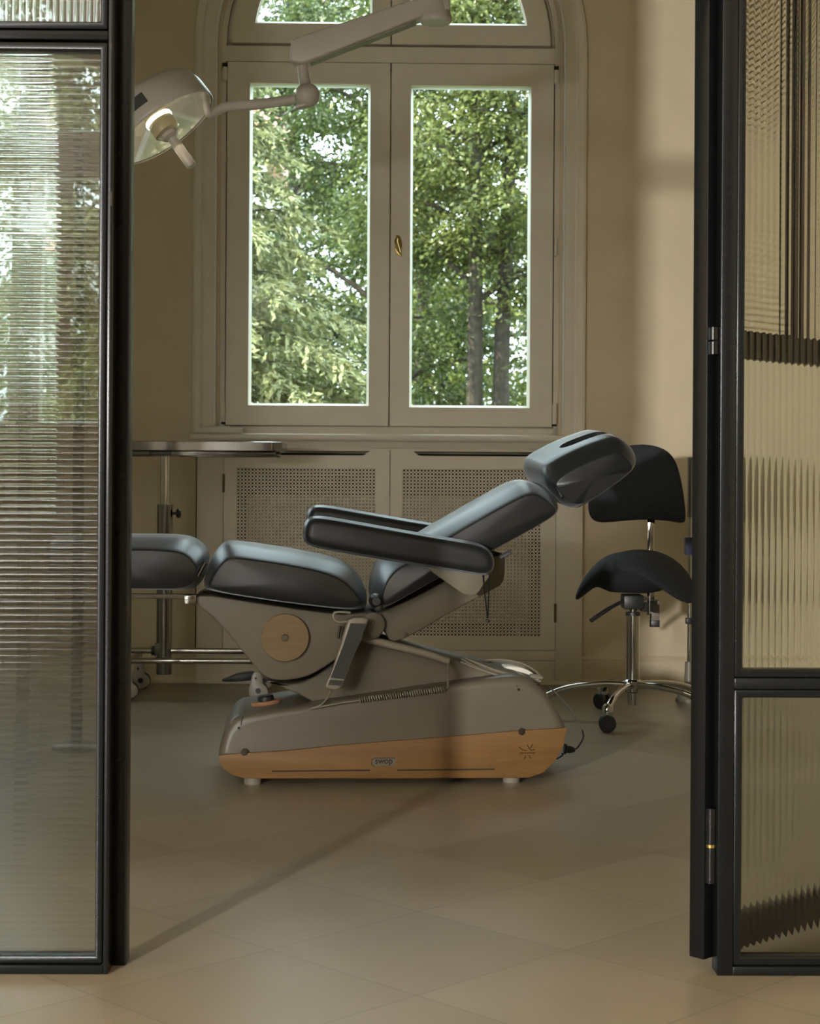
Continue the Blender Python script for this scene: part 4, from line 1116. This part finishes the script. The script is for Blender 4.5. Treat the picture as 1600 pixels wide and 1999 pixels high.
for px in (248, 501):
    xk = T.x(px, 1300, -.05)
    b_ = tfin(MB().tube([(xk, -.05, z_b - .01), (xk, .30, z_b - .01)], .014, 12), 'base_runner', 'steel')
    for yk in (-.05, .30):
        cs = MB()
        # twin fork plates of the white caster
        sh = smooth_poly([(xk - .016, .118), (xk + .016, .118), (xk + .024, .09), (xk + .024, .068), (xk + .046, .054), (xk + .050, .020), (xk + .016, .001), (xk - .020, .004), (xk - .034, .035), (xk - .026, .07)], 2)
        cs.prism(sh, yk - .022, yk - .012, .002, 2); cs.prism(sh, yk + .012, yk + .022, .002, 2)
        cs.bm.transform(TL); fk = cs.build('caster_fork', 'lamp_white', b_)
        w_ = MB().lathe([(.012, -.010), (.034, -.010), (.038, -.006), (.038, .006), (.034, .010), (.012, .010)], axis_m((xk + .012, yk, .038), (0, 1, 0)), 28)
        w_.bm.transform(TL); w_.build('wheel', 'rubber', b_)
        w_ = MB().lathe([(.0115, -.0245), (.0115, .0245)], axis_m((xk + .008, yk, .040), (0, 1, 0)), 18)
        w_.bm.transform(TL); w_.build('axle', 'black_plastic', b_)
        w_ = MB().lathe([(.005, -.0245), (.005, .0245)], axis_m((xk - .002, yk, .092), (0, 1, 0)), 14)
        w_.bm.transform(TL); w_.build('pivot_pin', 'black_plastic', b_)
m = MB().prism(smooth_poly([(T.x(428, 1328), T.z(428, 1330)), (T.x(445, 1328), T.z(445, 1324)), (T.x(465, 1314), T.z(465, 1315)), (T.x(500, 1314), T.z(500, 1313)), (T.x(500, 1330), T.z(500, 1328)), (T.x(450, 1330), T.z(450, 1332))], 1), .0, .08, .003, 2)
tfin(m, 'brake_pedal', 'black_plastic')

# ------------------------------------------------------------------ surgical lamp
Lf = Frame(0.0, 5.5, 0.0)
oc_ = Lf.v(323, 252, 0.0)
vw = (Vector((oc_.x, 5.5, oc_.z)) - Vector((0, 0, EYE))).normalized()
rt = (Vector((1, 0, 0)) - vw * vw.x).normalized(); upv = rt.cross(vw)
axis = ((rt * .57 - upv * .82).normalized() * .943 - vw * .333).normalized()
LO = Vector((0, 5.5, 0))
lamp = tag(empty('surgical_lamp', (Lf.x(845, 20, 0.1), 5.6, ZC)), 'pale round surgical lamp on a jointed arm hanging from the ceiling', 'lamp')
Linv = Matrix.Translation(LO - Vector((Lf.x(845, 20, 0.1), 5.6, ZC)))
def lfin(mb, name, mt, par=None, ang=35):
    mb.bm.transform(Linv); return mb.build(name, mt, par or lamp, ang)
S = 5.5 / FPX                                   # metres per pixel at the lamp
A_ = 113 * S
mx = axis_m(oc_, axis)                          # local +z leaves the opening
h_ = 70 * S
hd = MB().lathe([(A_ * .975, -.004), (A_ * .985, .0), (A_, -.003), (A_ * 1.005, -.012), (A_ * .99, -h_ * .55), (A_ * .945, -h_ * .85), (A_ * .88, -h_ * .97), (A_ * .78, -h_), (0, -h_ * 1.02)], mx, 72, cap=False)
head = lfin(hd, 'head', 'lamp_white', None, 40)
rf = MB().lathe([(A_ * .965, -.006), (A_ * .93, -.030), (A_ * .80, -.060), (A_ * .55, -.082), (A_ * .25, -.092), (0, -.094)], mx, 64, cap=False)
lfin(rf, 'reflector', 'reflector', head, 60)
lfin(MB().lathe([(A_ * .97, -.004), (0, -.004)], mx, 64, cap=False), 'front_glass', 'glass', head)
hub_ = lfin(MB().lathe([(.026, -.088), (.042, -.070), (.046, -.03), (.046, .012), (.040, .017), (.034, .018), (0, .018)], mx, 40), 'hub', 'cream_hub', head)
lfin(MB().lathe([(.047, -.046), (.049, -.042), (.049, -.036), (.047, -.032)], mx, 40, cap=False), 'bulb_ring', 'bulb', head)
lfin(MB().lathe([(.030, .017), (.030, .030), (.024, .036), (.0155, .040), (.0155, .060), (.0175, .065), (.0175, .150), (.0150, .156), (0, .157)], mx, 28), 'handle', 'lamp_white', head)
# control patch on the rim
pr = MB()
ang0 = math.radians(0)
bx_ = mx.to_3x3() @ Vector((1, 0, 0)); by_ = mx.to_3x3() @ Vector((0, 1, 0))
side_dir = (Vector((0, -1, 0)) - axis * Vector((0, -1, 0)).dot(axis)).normalized()
side2 = axis.cross(side_dir)
want = Lf.v(262, 208, -.15)
best = None
for k in range(-60, 61):
    an = math.radians(k * 1.5); dv = side_dir * math.cos(an) + side2 * math.sin(an)
    p = oc_ + dv * A_ - axis * h_ * .5
    px_ = CX + FPX * p.x / (5.5 + p.y)
    if best is None or abs(px_ - 262) < best[0]: best = (abs(px_ - 262), an)
pa_ = []
for i in range(9):
    an = best[1] + math.radians(-9 + 18 * i / 8); dv = side_dir * math.cos(an) + side2 * math.sin(an)
    pa_.append(oc_ + dv * (A_ * 1.002))
t = bmesh.new()
ra = [t.verts.new(p - axis * h_ * .34) for p in pa_]; rb = [t.verts.new(p - axis * h_ * .64) for p in pa_]
ra2 = [t.verts.new(p - axis * h_ * .34 + (p - oc_).normalized() * .003) for p in pa_]; rb2 = [t.verts.new(p - axis * h_ * .64 + (p - oc_).normalized() * .003) for p in pa_]
for i in range(8):
    t.faces.new((ra2[i], ra2[i + 1], rb2[i + 1], rb2[i])); t.faces.new((ra[i], ra[i + 1], ra2[i + 1], ra2[i])); t.faces.new((rb[i], rb2[i], rb2[i + 1], rb[i + 1]))
t.faces.new((ra[0], ra2[0], rb2[0], rb[0])); t.faces.new((ra[8], rb[8], rb2[8], ra2[8]))
bmesh.ops.recalc_face_normals(t, faces=t.faces); m = MB(); m.add(t)
lfin(m, 'control_panel', 'grey_plastic', head)
# yoke and thin arm
jl = Lf.v(600, 191, .10)
yk = spline([oc_ - axis * h_ * .5 + (Lf.v(413, 205, .02) - oc_).normalized() * A_ * .98, Lf.v(408, 222, .04), Lf.v(440, 209, .07), Lf.v(500, 204, .09), Lf.v(575, 194, .10)], 8)
lfin(MB().tube(yk, [.010 + .008 * min(1, i / 20) for i in range(len(yk))], 14), 'yoke', 'lamp_white')
k_ = lfin(MB().sphere(Lf.v(600, 186, .10), 25 * S, 28, (1.0, 1.0, .98)), 'joint_housing', 'lamp_white')
lfin(MB().lathe([(.022, 0), (.030, .004), (.030, .012)], axis_m(Lf.v(592, 212, .10), (-.2, -.1, 1)), 24), 'joint_cap', 'lamp_white', k_)
lfin(MB().tube([Lf.v(599, 185, .10), Lf.v(591, 135, .10), Lf.v(588, 112, .10)], [.0225, .0185, .0165], 20), 'spindle', 'lamp_white')
# spring arm: a long rectangular case rising to the right
arm_s = [(567, 78), (574, 74), (868, -22), (878, -16), (878, 18), (842, 24), (596, 122), (586, 124), (570, 120), (566, 116)]
MBs = MB().prism([Lf.pt(a, b, .06) for a, b in arm_s], .06, .14, .008, 3)
sa = lfin(MBs, 'spring_arm', 'lamp_white')
lfin(MB().prism([Lf.pt(a, b, .075) for a, b in [(600, 119), (812, 36), (812, 42), (606, 122)]], .075, .125), 'arm_underside', 'pale_plastic', sa)
# joint disc and ceiling pole
q = Lf.v(850, 36, .10)
lfin(MB().lathe([(.0, -.018), (.050, -.016), (.056, -.006), (.056, .004), (.050, .02), (.046, .05), (.046, .12)], Matrix.Translation(q), 36), 'joint_disc', 'lamp_white')
lfin(MB().tube([q + Vector((-.008, 0, .08)), Vector((q.x - .008, q.y, ZC - .02))], .034, 24), 'ceiling_pole', 'lamp_white')
lfin(MB().lathe([(.10, 0), (.11, -.04), (.05, -.10)], Matrix.Translation((q.x - .008, q.y, ZC)), 32), 'ceiling_cup', 'lamp_white')
lw = LO + oc_ + axis * .06
light('surgical_lamp_glow', 'SPOT', lw, lw + axis, 3.0, (1.0, .86, .6), spot_size=1.5, spot_blend=.8, shadow_soft_size=.08)

# ------------------------------------------------------------------ garden outside
ZG = -0.5
struct(MB().box(-45, 45, 8.25, 90, ZG - .3, ZG).build('ground_outside', 'lawn'))

def leaf_object(name, P, size, mt, parent, elong=1.5, tangents=None, spread=1.0, origin=(0, 0, 0)):
    """many small folded leaves as one mesh"""
    n = len(P)
    if tangents is None:
        d = rng.normal(size=(n, 3)); d[:, 2] -= .5
    else:
        d = tangents + rng.normal(size=(n, 3)) * .25 * spread
    d /= np.linalg.norm(d, axis=1)[:, None]
    r = rng.normal(size=(n, 3)) * .55 + np.array([0, 0, 1.0]); s = np.cross(d, r); s /= np.linalg.norm(s, axis=1)[:, None]
    nn = np.cross(d, s)
    sz = size * rng.uniform(.65, 1.35, size=n)[:, None]
    V = np.empty((n, 4, 3))
    V[:, 0] = P - d * sz * .5 * elong; V[:, 2] = P + d * sz * .5 * elong
    V[:, 1] = P + s * sz * .42 + nn * sz * .12; V[:, 3] = P - s * sz * .42 + nn * sz * .12
    V = V.reshape(-1, 3) - np.array(origin)
    me = bpy.data.meshes.new(name)
    me.vertices.add(n * 4); me.vertices.foreach_set('co', V.ravel().astype(np.float32))
    me.loops.add(n * 6)
    idx = (np.arange(n)[:, None] * 4 + np.array([0, 1, 2, 0, 2, 3])[None, :]).ravel()
    me.loops.foreach_set('vertex_index', idx.astype(np.int32))
    me.polygons.add(n * 2)
    me.polygons.foreach_set('loop_start', (np.arange(n * 2) * 3).astype(np.int32))
    me.polygons.foreach_set('loop_total', np.full(n * 2, 3, np.int32))
    me.update(calc_edges=True); me.validate()
    me.materials.append(M[mt])
    o = bpy.data.objects.new(name, me); col.objects.link(o); o.parent = parent
    return o

def branchy(mb, base, top, n, spread, r0, zmin):
    """trunk with limbs; returns limb tips to hang leaves on"""
    pts = spline([base, base.lerp(top, .35) + Vector((random.uniform(-.08, .08), random.uniform(-.08, .08), 0)), base.lerp(top, .7) + Vector((random.uniform(-.15, .15), random.uniform(-.1, .1), 0)), top], 6)
    mb.tube(pts, [r0 * (1 - .75 * i / (len(pts) - 1)) for i in range(len(pts))], 10)
    tips = []
    for k in range(n):
        f = zmin + (1 - zmin) * (k + .5) / n; p = base.lerp(top, f)
        a = k * 2.4 + random.uniform(-.4, .4); L = spread * random.uniform(.6, 1.05) * (1.1 - .55 * f)
        q = p + Vector((math.cos(a) * L, math.sin(a) * L, L * random.uniform(-.05, .5)))
        mid = p.lerp(q, .5) + Vector((0, 0, .12 * L))
        mb.tube(spline([p, mid, q], 4), [r0 * .30 * (1 - .8 * i / 8) for i in range(9)], 6)
        for g_ in (.35, .55, .75, 1.0): tips.append(p.lerp(q, g_) + Vector((random.uniform(-.2, .2), random.uniform(-.2, .2), random.uniform(-.12, .22))))
    return tips

def leafy_tree(name, loc, height, spread, r0, zmin, nlimb, nleaf, size, mt, label, trunks=None, clus=.32):
    root = tag(empty(name, (loc[0], loc[1], ZG)), label, 'tree', 'trees outside the windows')
    tips = []
    for (dx, hh) in (trunks or [(0, height)]):
        mb = MB(); tips += branchy(mb, Vector((dx, 0, 0)), Vector((dx + random.uniform(-.2, .2), 0.0, hh)), nlimb, spread, r0, zmin)
        mb.build('trunk', 'bark', root)
    tips = np.array([list(v) for v in tips])
    tips = np.concatenate([tips, tips + rng.normal(size=tips.shape) * np.array([.28, .28, .22])])
    c = rng.integers(0, len(tips), nleaf)
    sc_ = rng.uniform(.6, 1.25, len(tips))[c][:, None]
    off = rng.normal(size=(nleaf, 3)) * clus * np.array([.62, .62, .26]) * sc_
    off[:, 2] -= .35 * (off[:, 0] ** 2 + off[:, 1] ** 2) / clus          # each clump droops at its rim
    P = tips[c] + off
    D = off * np.array([1, 1, .3]); D /= (np.linalg.norm(D, axis=1)[:, None] + 1e-6); D[:, 2] -= .35
    leaf_object('foliage', P, size, mt, root, 1.5, D, 1.8)
    return root

def spruce(loc, height, spread, mt, label, zmin=.08, dens=1.0, size=.05):
    root = tag(empty('spruce_tree', (loc[0], loc[1], ZG)), label, 'tree', 'trees outside the windows')
    mb = MB(); mb.tube([(0, 0, 0), (0, 0, height)], [height * .022, .01], 10); mb.build('trunk', 'bark', root)
    P, D = [], []; br = MB()
    nb = int(height * 26)
    for k in range(nb):
        f = zmin + (1 - zmin) * (k + .5) / nb; a = k * 2.399 + random.uniform(-.3, .3)
        L = spread * (1.04 - f) ** .8 * random.uniform(.7, 1.1)
        d = Vector((math.cos(a), math.sin(a), 0)); p0 = Vector((0, 0, height * f))
        pts = spline([p0, p0 + d * L * .5 + Vector((0, 0, L * .02)), p0 + d * L + Vector((0, 0, -L * .18))], 5)
        br.tube(pts, [.012 * (1 - .8 * i / (len(pts) - 1)) for i in range(len(pts))], 5)
        nt = int(L * 22 * dens)
        for j in range(nt):
            g = random.uniform(.15, 1.0); i = min(len(pts) - 2, int(g * (len(pts) - 1)))
            p = pts[i].lerp(pts[i + 1], g * (len(pts) - 1) - i)
            s_ = Vector((-d.y, d.x, 0)) * random.choice((-1, 1))
            tl = (.16 + .22 * (1 - abs(g - .45))) * random.uniform(.6, 1.1) * min(1, L)
            td = (s_ * random.uniform(.4, 1) + d * .75 + Vector((0, 0, random.uniform(-.9, .0)))).normalized()
            ns = max(3, int(tl / .035))
            for q in range(ns):
                P.append(list(p + td * tl * q / ns + Vector((0, 0, -.06 * (q / ns) ** 2)))); D.append(list(td))
    br.build('branches', 'bark', root)
    leaf_object('needle_sprays', np.array(P), size, mt, root, 2.3, np.array(D), 1.6)
    return root

spruce((-1.45, 13.2), 5.0, 2.1, 'needles', 'pale green spruce with drooping boughs nearest the clear window', dens=2.6, size=.038)
spruce((2.15, 15.6), 8.5, 1.35, 'needles_dark', 'tall bluish spruce overlapping the maple with two dark trunks', dens=1.3)
leafy_tree('maple_tree', (0.80, 17.2), 7.5, 1.6, .115, .46, 20, 46000, .041, 'leaf_green', 'green leafy maple with two dark trunks outside the clear window', trunks=[(-.13, 7.0), (.14, 7.6)])
leafy_tree('linden_tree', (-.35, 18.5), 8.0, 1.7, .12, .28, 22, 38000, .042, 'leaf_dark', 'dark green linden behind the pale spruce', clus=.35)
leafy_tree('ash_tree', (2.5, 21.0), 9.0, 2.4, .16, .2, 24, 30000, .06, 'leaf_yellow', 'yellow-green ash standing behind the two dark trunks')
leafy_tree('beech_tree', (-4.0, 14.0), 7.0, 1.9, .15, .2, 24, 30000, .055, 'leaf_green', 'green beech seen only through the black-framed ribbed glass screen')
spruce((-5.2, 17.5), 8.0, 2.0, 'needles_dark', 'dark bluish spruce seen only through the ribbed glass screen', dens=.6)
leafy_tree('hornbeam_tree', (-1.6, 21.5), 8.5, 2.0, .13, .2, 22, 24000, .06, 'leaf_dark', 'dark green hornbeam standing between the pale spruce and the house')
leafy_tree('birch_tree', (.15, 24.0), 10.0, 2.3, .14, .2, 24, 24000, .075, 'leaf_yellow', 'yellow-green birch far behind between the two panes', clus=.4)
def shrub(loc, h, w, mt, label, n=14000):
    root = tag(empty('garden_shrub', (loc[0], loc[1], ZG)), label, 'shrub', 'shrubs below the trees')
    mb = MB()
    for k in range(6):
        a = k * 1.05; mb.tube([(0, 0, 0), (math.cos(a) * w * .5, math.sin(a) * w * .5, h * .8)], [.02, .006], 6)
    mb.build('stem', 'bark', root)
    u = rng.normal(size=(n, 3)); u /= np.linalg.norm(u, axis=1)[:, None]; u *= (rng.uniform(0.2, 1, n) ** .4)[:, None]
    P = u * np.array([w, w, h * .5]) + np.array([0, 0, h * .52])
    P = P[(P[:, 2] > .05)]
    leaf_object('foliage', P, .05, mt, root)
shrub((-.35, 16.2), 2.5, .75, 'leaf_dark', 'dark rounded shrub behind the boughs of the pale spruce')
shrub((2.0, 18.8), 2.6, 1.0, 'leaf_yellow', 'yellow-green shrub behind the bluish spruce')
shrub((-2.9, 17.5), 2.5, 1.2, 'leaf_green', 'green shrub seen only through the ribbed glass screen')
shrub((.45, 19.5), 2.5, .6, 'leaf_green', 'green shrub between the pale spruce and the two dark trunks')
hd_ = tag(empty('hedge', (1.5, 29.0, ZG)), 'tall dark hedge closing the garden behind all the trees', 'hedge')
n_ = 60000
P = np.stack([rng.uniform(-9.5, 9.5, n_), rng.uniform(-.7, .7, n_), rng.uniform(0, 1, n_) ** .8 * 6.2], 1)
P[:, 2] += .5 * np.sin(P[:, 0] * 1.7) * P[:, 2] / 6
P = P[(np.sin(P[:, 0] * 2.3 + P[:, 2] * 1.1) + np.sin(P[:, 2] * 2.9 - P[:, 0] * .7)) > -1.15]
leaf_object('foliage', P, .10, 'leaf_dark', hd_)
mb = MB().tube([(-9, 0, .02), (9, 0, .02)], .05, 6); mb.build('stem', 'bark', hd_)
hs = tag(empty('house', (-7.1, 34, ZG)), 'pale rendered house with a pinkish tiled roof beyond the trees', 'house')
m = MB().box(-4.4, 3.9, 0, 8, 0, 8.5).build('wall', 'house_wall', hs)
m = MB()
t = bmesh.new(); vs = [t.verts.new(p) for p in ((-4.8, -.5, 8.4), (4.2, -.5, 8.4), (4.2, 8.5, 8.4), (-4.8, 8.5, 8.4), (-4.8, 4, 10.3), (4.2, 4, 10.3))]
for f in ((0, 1, 5, 4), (2, 3, 4, 5), (0, 4, 3), (1, 2, 5), (0, 3, 2, 1)): t.faces.new([vs[i] for i in f])
bmesh.ops.recalc_face_normals(t, faces=t.faces); m.add(t); m.build('roof', 'roof_tile', hs)
for xw_ in (-3.2, -.6, 2.0):
    for zw in (1.2, 4.6):
        f = MB().ring(rect(xw_ - .55, xw_ + .55, zw, zw + 1.6), rect(xw_ - .45, xw_ + .45, zw + .1, zw + 1.5), -.06, .02).build('window_frame', 'house_wall', hs)
        MB().box(xw_ - .46, xw_ + .46, -.02, .01, zw + .09, zw + 1.51).build('pane', 'dark', f)
